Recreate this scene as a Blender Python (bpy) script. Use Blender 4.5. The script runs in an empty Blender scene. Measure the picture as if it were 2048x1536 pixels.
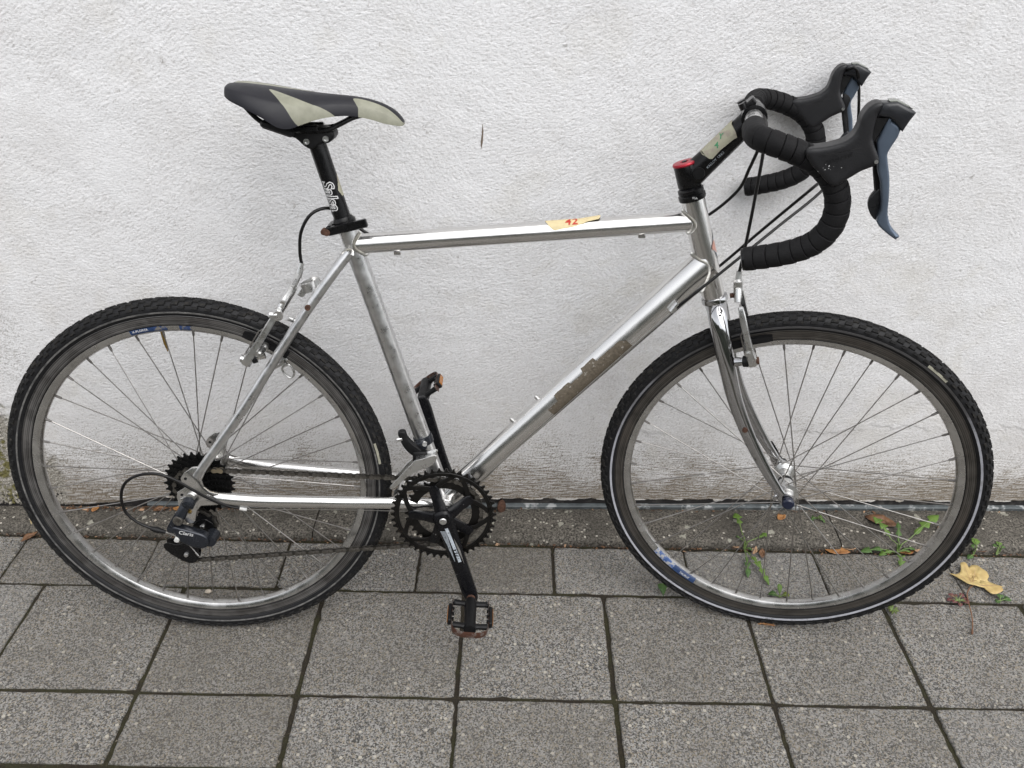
import bpy, bmesh, math, random
import numpy as np
from mathutils import Vector, Matrix

random.seed(7); rng = np.random.default_rng(7)
scene = bpy.context.scene
col = scene.collection
R = math.radians

# ------------------------------------------------------------------ camera, sky, sun, exposure
cam = bpy.data.cameras.new('camera')
cam.lens = 28.455; cam.sensor_width = 36.0; cam.clip_start = 0.02; cam.clip_end = 2000
camo = bpy.data.objects.new('camera', cam); col.objects.link(camo)
camo.location = (0.41387, -1.37879, 1.31211)
camo.rotation_euler = (0.99136, -0.022095, 0.006745)
scene.camera = camo

world = bpy.data.worlds.new('World'); scene.world = world; world.use_nodes = True
wn = world.node_tree.nodes; wl = world.node_tree.links
bg = wn['Background']
sky = wn.new('ShaderNodeTexSky'); sky.sky_type = 'NISHITA'; sky.sun_disc = False
SUN_EL, SUN_AZ = 58.0, 150.0            # azimuth clockwise from +Y: in front of the wall, a little to the right
sky.sun_elevation = R(SUN_EL); sky.sun_rotation = R(SUN_AZ)
sky.air_density = 1.0; sky.dust_density = 2.0; sky.ozone_density = 1.0
hs = wn.new('ShaderNodeHueSaturation'); hs.inputs['Saturation'].default_value = 0.14
wl.new(sky.outputs[0], hs.inputs['Color']); wl.new(hs.outputs[0], bg.inputs['Color'])
bg.inputs['Strength'].default_value = 0.15

sl = bpy.data.lights.new('sun', 'SUN'); sl.energy = 0.75; sl.angle = R(75); sl.color = (1.0, 0.975, 0.945)
slo = bpy.data.objects.new('sun', sl); col.objects.link(slo)
sd = Vector((math.sin(R(SUN_AZ)) * math.cos(R(SUN_EL)), math.cos(R(SUN_AZ)) * math.cos(R(SUN_EL)), math.sin(R(SUN_EL))))
slo.rotation_euler = sd.to_track_quat('Z', 'Y').to_euler()
slo.location = (2, -4, 6)

scene.view_settings.view_transform = 'Standard'
scene.view_settings.look = 'None'
scene.view_settings.gamma = 1.0
scene.view_settings.exposure = 0.90
scene.render.engine = 'CYCLES'
scene.cycles.max_bounces = 5; scene.cycles.diffuse_bounces = 3; scene.cycles.glossy_bounces = 4
scene.cycles.caustics_reflective = False; scene.cycles.caustics_refractive = False

# ------------------------------------------------------------------ materials
def new_mat(name):
    m = bpy.data.materials.new(name); m.use_nodes = True
    nt = m.node_tree; b = nt.nodes['Principled BSDF']
    return m, nt, b

def pbr(name, color, rough=0.5, metal=0.0, noise=0.0, nscale=40.0, rnoise=0.0, bump=0.0, bscale=300.0, tint=None, tscale=30.0, tlo=0.5, thi=0.65, aniso=None, coat=0.0, spec=None):
    """plain surface with grain: colour variation, rough variation, fine relief and a patchy second colour (wear / dirt)"""
    m, nt, b = new_mat(name); N = nt.nodes; Lk = nt.links
    b.inputs['Base Color'].default_value = (*color, 1); b.inputs['Roughness'].default_value = rough; b.inputs['Metallic'].default_value = metal
    if spec is not None: b.inputs['Specular IOR Level'].default_value = spec
    if coat: b.inputs['Coat Weight'].default_value = coat; b.inputs['Coat Roughness'].default_value = 0.15
    tc = N.new('ShaderNodeTexCoord'); vec = tc.outputs['Object']
    if aniso:
        mp = N.new('ShaderNodeMapping'); mp.inputs['Scale'].default_value = aniso; Lk.new(vec, mp.inputs[0]); vec = mp.outputs[0]
    colr = None
    if noise or rnoise:
        n = N.new('ShaderNodeTexNoise'); n.inputs['Scale'].default_value = nscale; n.inputs['Detail'].default_value = 3; n.inputs['Roughness'].default_value = 0.65
        Lk.new(vec, n.inputs['Vector'])
    if noise:
        mr = N.new('ShaderNodeMapRange'); mr.inputs['From Min'].default_value = 0.3; mr.inputs['From Max'].default_value = 0.7
        mr.inputs['To Min'].default_value = 1 - noise; mr.inputs['To Max'].default_value = 1 + noise
        Lk.new(n.outputs['Fac'], mr.inputs['Value'])
        mx = N.new('ShaderNodeVectorMath'); mx.operation = 'SCALE'; mx.inputs[0].default_value = color
        Lk.new(mr.outputs[0], mx.inputs['Scale']); colr = mx.outputs[0]
    if tint:
        n2 = N.new('ShaderNodeTexNoise'); n2.inputs['Scale'].default_value = tscale; n2.inputs['Detail'].default_value = 3; n2.inputs['Roughness'].default_value = 0.7
        Lk.new(tc.outputs['Object'], n2.inputs['Vector'])
        mr2 = N.new('ShaderNodeMapRange'); mr2.inputs['From Min'].default_value = tlo; mr2.inputs['From Max'].default_value = thi
        Lk.new(n2.outputs['Fac'], mr2.inputs['Value'])
        mm = N.new('ShaderNodeMix'); mm.data_type = 'RGBA'; Lk.new(mr2.outputs[0], mm.inputs[0])
        if colr: Lk.new(colr, mm.inputs[6])
        else: mm.inputs[6].default_value = (*color, 1)
        mm.inputs[7].default_value = (*tint, 1); colr = mm.outputs[2]
        if metal > 0.5:
            mr3 = N.new('ShaderNodeMapRange'); mr3.inputs['To Min'].default_value = metal; mr3.inputs['To Max'].default_value = metal * 0.35
            Lk.new(mr2.outputs[0], mr3.inputs['Value']); Lk.new(mr3.outputs[0], b.inputs['Metallic'])
    if colr: Lk.new(colr, b.inputs['Base Color'])
    if rnoise:
        mr4 = N.new('ShaderNodeMapRange'); mr4.inputs['From Min'].default_value = 0.3; mr4.inputs['From Max'].default_value = 0.7
        mr4.inputs['To Min'].default_value = max(0.03, rough - rnoise); mr4.inputs['To Max'].default_value = rough + rnoise
        Lk.new(n.outputs['Fac'], mr4.inputs['Value']); Lk.new(mr4.outputs[0], b.inputs['Roughness'])
    if bump:
        n3 = N.new('ShaderNodeTexNoise'); n3.inputs['Scale'].default_value = bscale; n3.inputs['Detail'].default_value = 1
        Lk.new(vec, n3.inputs['Vector'])
        bp = N.new('ShaderNodeBump'); bp.inputs['Strength'].default_value = bump; bp.inputs['Distance'].default_value = 0.001
        Lk.new(n3.outputs['Fac'], bp.inputs['Height']); Lk.new(bp.outputs[0], b.inputs['Normal'])
    return m

M = {}
M['alu'] = pbr('polished_aluminium', (0.76, 0.75, 0.735), 0.23, 1.0, 0.04, 12, 0.04)
M['alu_worn'] = pbr('scuffed_aluminium', (0.66, 0.66, 0.66), 0.31, 1.0, 0.14, 45, 0.07)
M['weld'] = pbr('weld_bead_aluminium', (0.66, 0.65, 0.62), 0.3, 1.0, 0.1, 200)
M['chrome'] = pbr('chromed_steel', (0.50, 0.50, 0.51), 0.08, 1.0, 0.06, 60, 0.03)
M['silver'] = pbr('brake_silver', (0.66, 0.66, 0.65), 0.3, 1.0, 0.08, 80, 0.08, 0.08, 500)
M['rim'] = pbr('rim_aluminium', (0.58, 0.575, 0.565), 0.27, 1.0, 0.18, 24, 0.08)
M['rim_track'] = pbr('worn_brake_track', (0.165, 0.16, 0.158), 0.42, 1.0, 0.15, 30, 0.1, 0.0, 700, tint=(0.11, 0.105, 0.10), tscale=18, tlo=0.45, thi=0.7)
M['rim_track_dark'] = pbr('brown_worn_brake_track', (0.075, 0.069, 0.062), 0.48, 0.7, 0.25, 40, 0.1, 0.0, 700, tint=(0.055, 0.047, 0.04), tscale=18, tlo=0.45, thi=0.7)
M['spoke'] = pbr('spoke_steel', (0.36, 0.345, 0.33), 0.35, 1.0, 0.2, 60)
M['nipple'] = pbr('dull_nipple', (0.20, 0.19, 0.18), 0.5, 0.9, 0.2, 200)
M['tyre'] = pbr('tyre_rubber', (0.007, 0.007, 0.008), 0.55, 0, 0.35, 90, 0.1, 0.0, 600, tint=(0.028, 0.026, 0.024), tscale=40, tlo=0.58, thi=0.85, spec=0.3)
M['tread'] = pbr('dusty_tread_rubber', (0.014, 0.0138, 0.0138), 0.8, 0, 0.45, 150, 0, 0.0, 500, tint=(0.050, 0.045, 0.038), tscale=60, tlo=0.54, thi=0.85, spec=0.2)
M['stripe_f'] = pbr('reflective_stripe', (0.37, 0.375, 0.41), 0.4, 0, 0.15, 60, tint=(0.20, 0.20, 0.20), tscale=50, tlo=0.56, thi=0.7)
M['stripe_r'] = pbr('worn_reflective_stripe', (0.13, 0.127, 0.122), 0.5, 0, 0.3, 60, tint=(0.06, 0.06, 0.06), tscale=40, tlo=0.48, thi=0.62)
M['tyre_label'] = pbr('tyre_label', (0.30, 0.29, 0.23), 0.6, 0, 0.15, 120)
M['black'] = pbr('black_gloss_paint', (0.004, 0.004, 0.0045), 0.27, 0, 0.2, 60, 0.08, spec=0.32)
M['black_crank'] = pbr('scratched_black_crank', (0.004, 0.004, 0.005), 0.26, 0, 0.2, 60, 0.08, tint=(0.34, 0.33, 0.32), tscale=110, tlo=0.70, thi=0.715, spec=0.3)
M['black_matte'] = pbr('matte_black', (0.005, 0.005, 0.0055), 0.5, 0, 0.2, 90, 0.1, spec=0.28)
M['ring'] = pbr('black_chainring', (0.005, 0.0045, 0.004), 0.34, 0.1, 0.3, 60, 0.1, tint=(0.04, 0.03, 0.02), tscale=60, tlo=0.62, thi=0.78, spec=0.3)
M['cassette'] = pbr('black_cassette', (0.004, 0.004, 0.004), 0.4, 0.1, 0.3, 80, 0.1, spec=0.25)
M['chain'] = pbr('oily_chain_steel', (0.17, 0.16, 0.145), 0.42, 1.0, 0.3, 200, 0.1, tint=(0.06, 0.052, 0.042), tscale=160, tlo=0.56, thi=0.7)
M['chain_dark'] = pbr('black_oily_chain_rollers', (0.075, 0.07, 0.062), 0.4, 0.9, 0.3, 200, 0.1)
M['chain_link'] = pbr('gold_quick_link', (0.42, 0.36, 0.26), 0.35, 1.0, 0.1, 100)
M['tape'] = pbr('black_bar_tape', (0.0075, 0.0073, 0.008), 0.72, 0, 0.15, 120, 0.06, 0.35, 900, spec=0.22)
M['hood'] = pbr('black_rubber_hood', (0.008, 0.008, 0.0095), 0.46, 0, 0.12, 40, 0.05, 0.15, 900, spec=0.45)
M['lever'] = pbr('blue_grey_lever', (0.105, 0.135, 0.18), 0.33, 0.45, 0.06, 40, 0.05)
M['lever_cap'] = pbr('dark_grey_plastic', (0.016, 0.017, 0.020), 0.3, 0.0, 0.1, 40, 0.05)
M['smoke_cap'] = pbr('pale_smoked_plastic', (0.20, 0.21, 0.19), 0.25, 0.2)
M['mech'] = pbr('slate_grey_mech', (0.026, 0.029, 0.036), 0.25, 0.5, 0.1, 50, 0.06)
M['cable'] = pbr('black_cable_housing', (0.005, 0.0045, 0.0045), 0.38, 0, spec=0.35)
M['wire'] = pbr('steel_wire', (0.58, 0.57, 0.55), 0.35, 1.0)
M['white_ferrule'] = pbr('white_ferrule', (0.62, 0.62, 0.60), 0.4, 0)
M['rust'] = pbr('rust', (0.085, 0.040, 0.024), 0.85, 0.1, 0.4, 200, 0, 0.6, 500, tint=(0.05, 0.022, 0.014), tscale=150)
M['cage'] = pbr('rusty_steel_cage', (0.30, 0.27, 0.25), 0.4, 0.8, 0.2, 120, tint=(0.075, 0.032, 0.02), tscale=60, tlo=0.36, thi=0.52)
M['amber'] = pbr('amber_reflector', (0.34, 0.125, 0.015), 0.22, 0)
M['red_cap'] = pbr('red_anodised_cap', (0.36, 0.012, 0.028), 0.3, 0.35, 0.1, 60)
M['saddle'] = pbr('saddle_black_vinyl', (0.022, 0.022, 0.027), 0.48, 0, 0.1, 60, 0.05, 0.12, 900, spec=0.32)
M['saddle_grey'] = pbr('saddle_olive_grey_vinyl', (0.255, 0.255, 0.20), 0.5, 0, 0.07, 50, 0.05, 0.12, 900, tint=(0.20, 0.20, 0.16), tscale=30, tlo=0.5, thi=0.7)
M['maskingtape'] = pbr('masking_tape', (0.60, 0.50, 0.29), 0.7, 0, 0.08, 120, 0, 0.5, 260)
M['maskingtape_grey'] = pbr('greyed_masking_tape', (0.35, 0.34, 0.255), 0.65, 0, 0.08, 90, 0, 0.4, 200, tint=(0.30, 0.26, 0.22), tscale=60)
M['ink_red'] = pbr('red_ink', (0.45, 0.03, 0.015), 0.6)
M['ink_green'] = pbr('green_ink', (0.05, 0.24, 0.11), 0.6)
M['white_print'] = pbr('white_print', (0.62, 0.62, 0.62), 0.45, 0, 0.1, 150)
M['grey_print'] = pbr('silver_print', (0.42, 0.46, 0.50), 0.4, 0.1, 0.15, 150, tint=(0.12, 0.13, 0.14), tscale=220, tlo=0.56, thi=0.64)
M['glue'] = pbr('brown_glue_residue', (0.115, 0.095, 0.07), 0.55, 0.25, 0.22, 200, 0.1, 0.9, 300, tint=(0.30, 0.28, 0.245), tscale=130, tlo=0.62, thi=0.68)
M['blue_sticker'] = pbr('worn_blue_sticker', (0.018, 0.042, 0.115), 0.4, 0, 0.1, 60)
M['blue_light'] = pbr('worn_light_blue_sticker', (0.040, 0.095, 0.27), 0.45, 0, 0.2, 60, tint=(0.34, 0.34, 0.34), tscale=95, tlo=0.47, thi=0.55)
M['pink_sticker'] = pbr('faded_red_sticker', (0.50, 0.27, 0.22), 0.4)
M['brass'] = pbr('brass_valve', (0.42, 0.28, 0.09), 0.35, 1.0, 0.15, 200)
M['hubcap'] = pbr('navy_hub_cap', (0.010, 0.014, 0.032), 0.25, 0)

def mathn(nt, op, a, b=None, c=None):
    n = nt.nodes.new('ShaderNodeMath'); n.operation = op
    for i, x in enumerate((a, b, c)):
        if x is None: continue
        if isinstance(x, (int, float)): n.inputs[i].default_value = x
        else: nt.links.new(x, n.inputs[i])
    return n.outputs[0]
def ramp(nt, val, lo, hi, a=0.0, b=1.0, smooth=True):
    n = nt.nodes.new('ShaderNodeMapRange'); n.inputs['From Min'].default_value = lo; n.inputs['From Max'].default_value = hi
    n.inputs['To Min'].default_value = a; n.inputs['To Max'].default_value = b
    if smooth: n.interpolation_type = 'SMOOTHSTEP'
    nt.links.new(val, n.inputs['Value']); return n.outputs[0]
def mix(nt, fac, a, b):
    n = nt.nodes.new('ShaderNodeMix'); n.data_type = 'RGBA'
    for i, x in ((0, fac), (6, a), (7, b)):
        if isinstance(x, tuple): n.inputs[i].default_value = (*x, 1)
        elif isinstance(x, (int, float)): n.inputs[i].default_value = x
        else: nt.links.new(x, n.inputs[i])
    return n.outputs[2]
def noise(nt, vec, scale, detail=4, rough=0.55, dist=0.0, sc=None):
    if sc:
        mp = nt.nodes.new('ShaderNodeMapping'); mp.inputs['Scale'].default_value = sc; nt.links.new(vec, mp.inputs[0]); vec = mp.outputs[0]
    n = nt.nodes.new('ShaderNodeTexNoise'); n.inputs['Scale'].default_value = scale; n.inputs['Detail'].default_value = detail
    n.inputs['Roughness'].default_value = rough; n.inputs['Distortion'].default_value = dist
    nt.links.new(vec, n.inputs['Vector']); return n.outputs['Fac']
def voro(nt, vec, scale, feature='F1', out='Distance', rnd=1.0):
    n = nt.nodes.new('ShaderNodeTexVoronoi'); n.feature = feature; n.inputs['Scale'].default_value = scale; n.inputs['Randomness'].default_value = rnd
    nt.links.new(vec, n.inputs['Vector']); return n.outputs[out]

def turned(mat, amount):
    """fine concentric wear lines: brightness varies with the distance from the wheel's axle"""
    nt = mat.node_tree; b = nt.nodes['Principled BSDF']; src = b.inputs['Base Color'].links[0].from_socket
    tc = nt.nodes.new('ShaderNodeTexCoord'); sp = nt.nodes.new('ShaderNodeSeparateXYZ'); nt.links.new(tc.outputs['Object'], sp.inputs[0])
    r = mathn(nt, 'SQRT', mathn(nt, 'ADD', mathn(nt, 'MULTIPLY', sp.outputs[0], sp.outputs[0]), mathn(nt, 'MULTIPLY', sp.outputs[2], sp.outputs[2])))
    n = nt.nodes.new('ShaderNodeTexNoise'); n.noise_dimensions = '1D'; n.inputs['Scale'].default_value = 420; n.inputs['Detail'].default_value = 3; n.inputs['Roughness'].default_value = 0.8; nt.links.new(r, n.inputs['W'])
    vm = nt.nodes.new('ShaderNodeVectorMath'); vm.operation = 'SCALE'; nt.links.new(src, vm.inputs[0]); nt.links.new(ramp(nt, n.outputs['Fac'], 0.3, 0.7, 1 - amount, 1 + amount), vm.inputs['Scale']); nt.links.new(vm.outputs[0], b.inputs['Base Color'])
def painted_dimming(mat, z0, z1, dirt):
    """weaker reflection towards the top, painted in as a dark colour, in the wheel's own frame"""
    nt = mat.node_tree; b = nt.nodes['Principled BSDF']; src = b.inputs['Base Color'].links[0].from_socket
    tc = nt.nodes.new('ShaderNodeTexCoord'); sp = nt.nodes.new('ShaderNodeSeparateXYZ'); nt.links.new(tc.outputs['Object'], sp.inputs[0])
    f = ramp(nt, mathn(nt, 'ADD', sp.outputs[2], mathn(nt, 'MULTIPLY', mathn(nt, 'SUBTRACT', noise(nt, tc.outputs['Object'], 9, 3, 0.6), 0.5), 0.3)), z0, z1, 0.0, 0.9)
    nt.links.new(mix(nt, f, src, dirt), b.inputs['Base Color'])  # the dirt argument is the dim tone blended in towards the top
painted_dimming(M['stripe_f'], 0.06, 0.22, (0.03, 0.028, 0.026))  # upper part of the stripe reflects less: that dimming is painted dark
turned(M['rim_track'], 0.6); turned(M['rim_track_dark'], 0.55)
def wall_material():
    """dirt masks ride on the mesh (attribute 'dirt': r warm stain, g foot dirt, b bare mossy concrete; 'age': greyness, flakes, moss)"""
    m, nt, b = new_mat('rough_white_render')
    geo = nt.nodes.new('ShaderNodeNewGeometry'); P = geo.outputs['Position']
    def attr(n):
        a = nt.nodes.new('ShaderNodeAttribute'); a.attribute_name = n; sp = nt.nodes.new('ShaderNodeSeparateColor'); nt.links.new(a.outputs['Color'], sp.inputs[0]); return sp.outputs
    d = attr('dirt'); g = attr('age')
    fine = noise(nt, P, 420, 2, 0.7)
    c = mix(nt, g[0], (0.84, 0.84, 0.85), (0.60, 0.575, 0.555))
    c = mix(nt, d[0], c, (0.56, 0.52, 0.42))
    c = mix(nt, d[1], c, (0.165, 0.125, 0.075))
    gc = mix(nt, ramp(nt, fine, 0.35, 0.65), (0.16, 0.145, 0.115), (0.50, 0.47, 0.42))
    gc = mix(nt, g[2], gc, (0.14, 0.125, 0.035))
    c = mix(nt, d[2], c, gc)
    c = mix(nt, g[1], c, (0.30, 0.28, 0.255))
    c = mix(nt, ramp(nt, fine, 0.30, 0.72, 0.0, 0.10), c, (0.50, 0.49, 0.48))
    w1 = noise(nt, P, 270, 2, 0.65, 0.5, (0.7, 1.0, 1.3))
    c = mix(nt, ramp(nt, w1, 0.42, 0.28, 0.0, 0.28), c, (0.38, 0.365, 0.345))     # grime in the creases
    nt.links.new(c, b.inputs['Base Color']); b.inputs['Roughness'].default_value = 0.85
    b.inputs['Specular IOR Level'].default_value = 0.25
    bp = nt.nodes.new('ShaderNodeBump'); bp.inputs['Strength'].default_value = 0.6; bp.inputs['Distance'].default_value = 0.0021
    nt.links.new(w1, bp.inputs['Height']); nt.links.new(bp.outputs[0], b.inputs['Normal'])
    return m
M['wall'] = wall_material()

def slab_material(name, dark=1.0):
    m, nt, b = new_mat(name)
    geo = nt.nodes.new('ShaderNodeNewGeometry'); P = geo.outputs['Position']
    oi = nt.nodes.new('ShaderNodeObjectInfo')
    v = nt.nodes.new('ShaderNodeTexVoronoi'); v.inputs['Scale'].default_value = 430; nt.links.new(P, v.inputs['Vector'])
    sep = nt.nodes.new('ShaderNodeSeparateColor'); nt.links.new(v.outputs['Color'], sep.inputs[0]); r1, r2, r3 = sep.outputs
    v2 = nt.nodes.new('ShaderNodeTexVoronoi'); v2.inputs['Scale'].default_value = 120; nt.links.new(P, v2.inputs['Vector'])
    sep2 = nt.nodes.new('ShaderNodeSeparateColor'); nt.links.new(v2.outputs['Color'], sep2.inputs[0])
    big = noise(nt, P, 7, 4, 0.65, 0.3)
    c = mix(nt, ramp(nt, r1, 0.10, 1.0), (0.042, 0.040, 0.037), (0.30, 0.291, 0.275))
    c = mix(nt, ramp(nt, r2, 0.80, 0.84, 0, 0.7), c, (0.25, 0.21, 0.15))
    c = mix(nt, mathn(nt, 'MULTIPLY', ramp(nt, sep2.outputs[0], 0.945, 0.955), ramp(nt, v2.outputs['Distance'], 0.42, 0.34)), c, (0.42, 0.39, 0.33))
    c = mix(nt, ramp(nt, big, 0.35, 0.7, 0.0, 0.32), c, (0.11, 0.10, 0.085))
    c = mix(nt, ramp(nt, oi.outputs['Random'], 0.45, 1, 0.0, 0.45), c, (0.085, 0.075, 0.06)); c = mix(nt, ramp(nt, oi.outputs['Random'], 0.45, 0, 0.0, 0.26), c, (0.22, 0.215, 0.205))
    spot = noise(nt, P, 19, 2, 0.5); c = mix(nt, ramp(nt, spot, 0.775, 0.80, 0, 0.5), c, (0.36, 0.355, 0.34)); c = mix(nt, ramp(nt, spot, 0.27, 0.22, 0, 0.5), c, (0.06, 0.052, 0.042))
    nt.links.new(c, b.inputs['Base Color']); b.inputs['Roughness'].default_value = 0.75
    bp = nt.nodes.new('ShaderNodeBump'); bp.inputs['Strength'].default_value = 0.8; bp.inputs['Distance'].default_value = 0.0014
    nt.links.new(r1, bp.inputs['Height']); nt.links.new(bp.outputs[0], b.inputs['Normal'])
    return m
M['slab'] = slab_material('exposed_aggregate_concrete')

def kerb_material():
    m, nt, b = new_mat('weathered_kerb_concrete')
    geo = nt.nodes.new('ShaderNodeNewGeometry'); P = geo.outputs['Position']
    big = noise(nt, P, 9, 3, 0.65, 0.4); fine = noise(nt, P, 230, 3, 0.75); mid = noise(nt, P, 40, 3, 0.65)
    c = mix(nt, ramp(nt, fine, 0.36, 0.64), (0.018, 0.0155, 0.012), (0.185, 0.168, 0.142))
    c = mix(nt, ramp(nt, big, 0.40, 0.66, 0, 0.65), c, (0.045, 0.040, 0.032))
    c = mix(nt, ramp(nt, mid, 0.60, 0.72, 0, 0.4), c, (0.17, 0.15, 0.125))
    lic = noise(nt, P, 22, 3, 0.6, 0.2); c = mix(nt, ramp(nt, lic, 0.66, 0.69, 0, 0.8), c, (0.36, 0.35, 0.29))
    v = nt.nodes.new('ShaderNodeTexVoronoi'); v.inputs['Scale'].default_value = 150; nt.links.new(P, v.inputs['Vector'])
    sp = nt.nodes.new('ShaderNodeSeparateColor'); nt.links.new(v.outputs['Color'], sp.inputs[0])
    c = mix(nt, mathn(nt, 'MULTIPLY', ramp(nt, sp.outputs[0], 0.95, 0.96), ramp(nt, v.outputs['Distance'], 0.45, 0.35)), c, (0.45, 0.42, 0.36))
    nt.links.new(c, b.inputs['Base Color']); b.inputs['Roughness'].default_value = 0.85
    bp = nt.nodes.new('ShaderNodeBump'); bp.inputs['Strength'].default_value = 0.9; bp.inputs['Distance'].default_value = 0.0022
    h = fine; nt.links.new(h, bp.inputs['Height']); nt.links.new(bp.outputs[0], b.inputs['Normal'])
    return m
M['kerb'] = kerb_material()

def soil_material():
    m, nt, b = new_mat('mossy_joint_soil')
    geo = nt.nodes.new('ShaderNodeNewGeometry'); P = geo.outputs['Position']
    n1 = noise(nt, P, 14, 2, 0.6); n2 = noise(nt, P, 300, 2, 0.7); n3 = noise(nt, P, 90, 2, 0.6)
    c = mix(nt, ramp(nt, n1, 0.42, 0.6), (0.016, 0.0115, 0.006), (0.021, 0.020, 0.005))
    c = mix(nt, ramp(nt, n2, 0.48, 0.78), c, (0.045, 0.036, 0.018))
    c = mix(nt, ramp(nt, n3, 0.70, 0.74, 0, 0.7), c, (0.22, 0.19, 0.15))
    nt.links.new(c, b.inputs['Base Color']); b.inputs['Roughness'].default_value = 0.95
    bp = nt.nodes.new('ShaderNodeBump'); bp.inputs['Strength'].default_value = 1.0; bp.inputs['Distance'].default_value = 0.004
    nt.links.new(mathn(nt, 'ADD', n2, n3), bp.inputs['Height']); nt.links.new(bp.outputs[0], b.inputs['Normal'])
    return m
M['soil'] = soil_material()
M['zinc'] = pbr('weathered_zinc_strip', (0.105, 0.118, 0.122), 0.6, 0.25, 0.3, 40, 0.1, 0.3, 200, tint=(0.40, 0.41, 0.41), tscale=26, tlo=0.55, thi=0.64)
M['bitumen'] = pbr('dark_bitumen_band', (0.022, 0.020, 0.020), 0.6, 0, 0.3, 40, 0, 0.5, 200, tint=(0.07, 0.065, 0.06), tscale=30)
M['flake'] = pbr('white_plaster_lip', (0.60, 0.58, 0.55), 0.85, 0, 0.15, 60, 0, 0.8, 200, tint=(0.30, 0.26, 0.2), tscale=40)
def leaf_mat(name, c1, c2, scale=60):
    m = pbr(name, c1, 0.55, 0, 0.25, scale, 0, 0.4, 250, tint=c2, tscale=scale * 0.6, tlo=0.45, thi=0.65)
    b = m.node_tree.nodes['Principled BSDF']
    b.inputs['Subsurface Weight'].default_value = 0.0
    return m
M['green'] = leaf_mat('dandelion_green', (0.085, 0.16, 0.022), (0.12, 0.20, 0.035))
M['green_dark'] = leaf_mat('dark_leaf_green', (0.045, 0.105, 0.020), (0.07, 0.14, 0.03))
M['green_mid'] = leaf_mat('midrib_green', (0.17, 0.24, 0.08), (0.14, 0.20, 0.06))
M['moss'] = leaf_mat('moss_green', (0.12, 0.15, 0.02), (0.07, 0.11, 0.015))
M['leaf_yellow'] = leaf_mat('yellow_fallen_leaf', (0.52, 0.40, 0.17), (0.44, 0.31, 0.12), 45)
M['leaf_orange'] = leaf_mat('orange_dry_leaf', (0.36, 0.17, 0.055), (0.27, 0.115, 0.04))
M['leaf_pink'] = leaf_mat('pale_dry_leaf', (0.42, 0.27, 0.165), (0.32, 0.18, 0.10))
M['leaf_brown'] = leaf_mat('brown_dry_leaf', (0.17, 0.085, 0.04), (0.10, 0.05, 0.028))
M['stalk'] = leaf_mat('brown_leaf_stalk', (0.20, 0.095, 0.045), (0.12, 0.055, 0.03))
M['red_leaf'] = leaf_mat('dark_red_leaf', (0.16, 0.045, 0.05), (0.10, 0.035, 0.03))
M['straw'] = pbr('dry_straw', (0.42, 0.33, 0.17), 0.7)
M['pebble'] = pbr('pale_pebble', (0.50, 0.44, 0.36), 0.7, 0, 0.15, 80)

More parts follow.
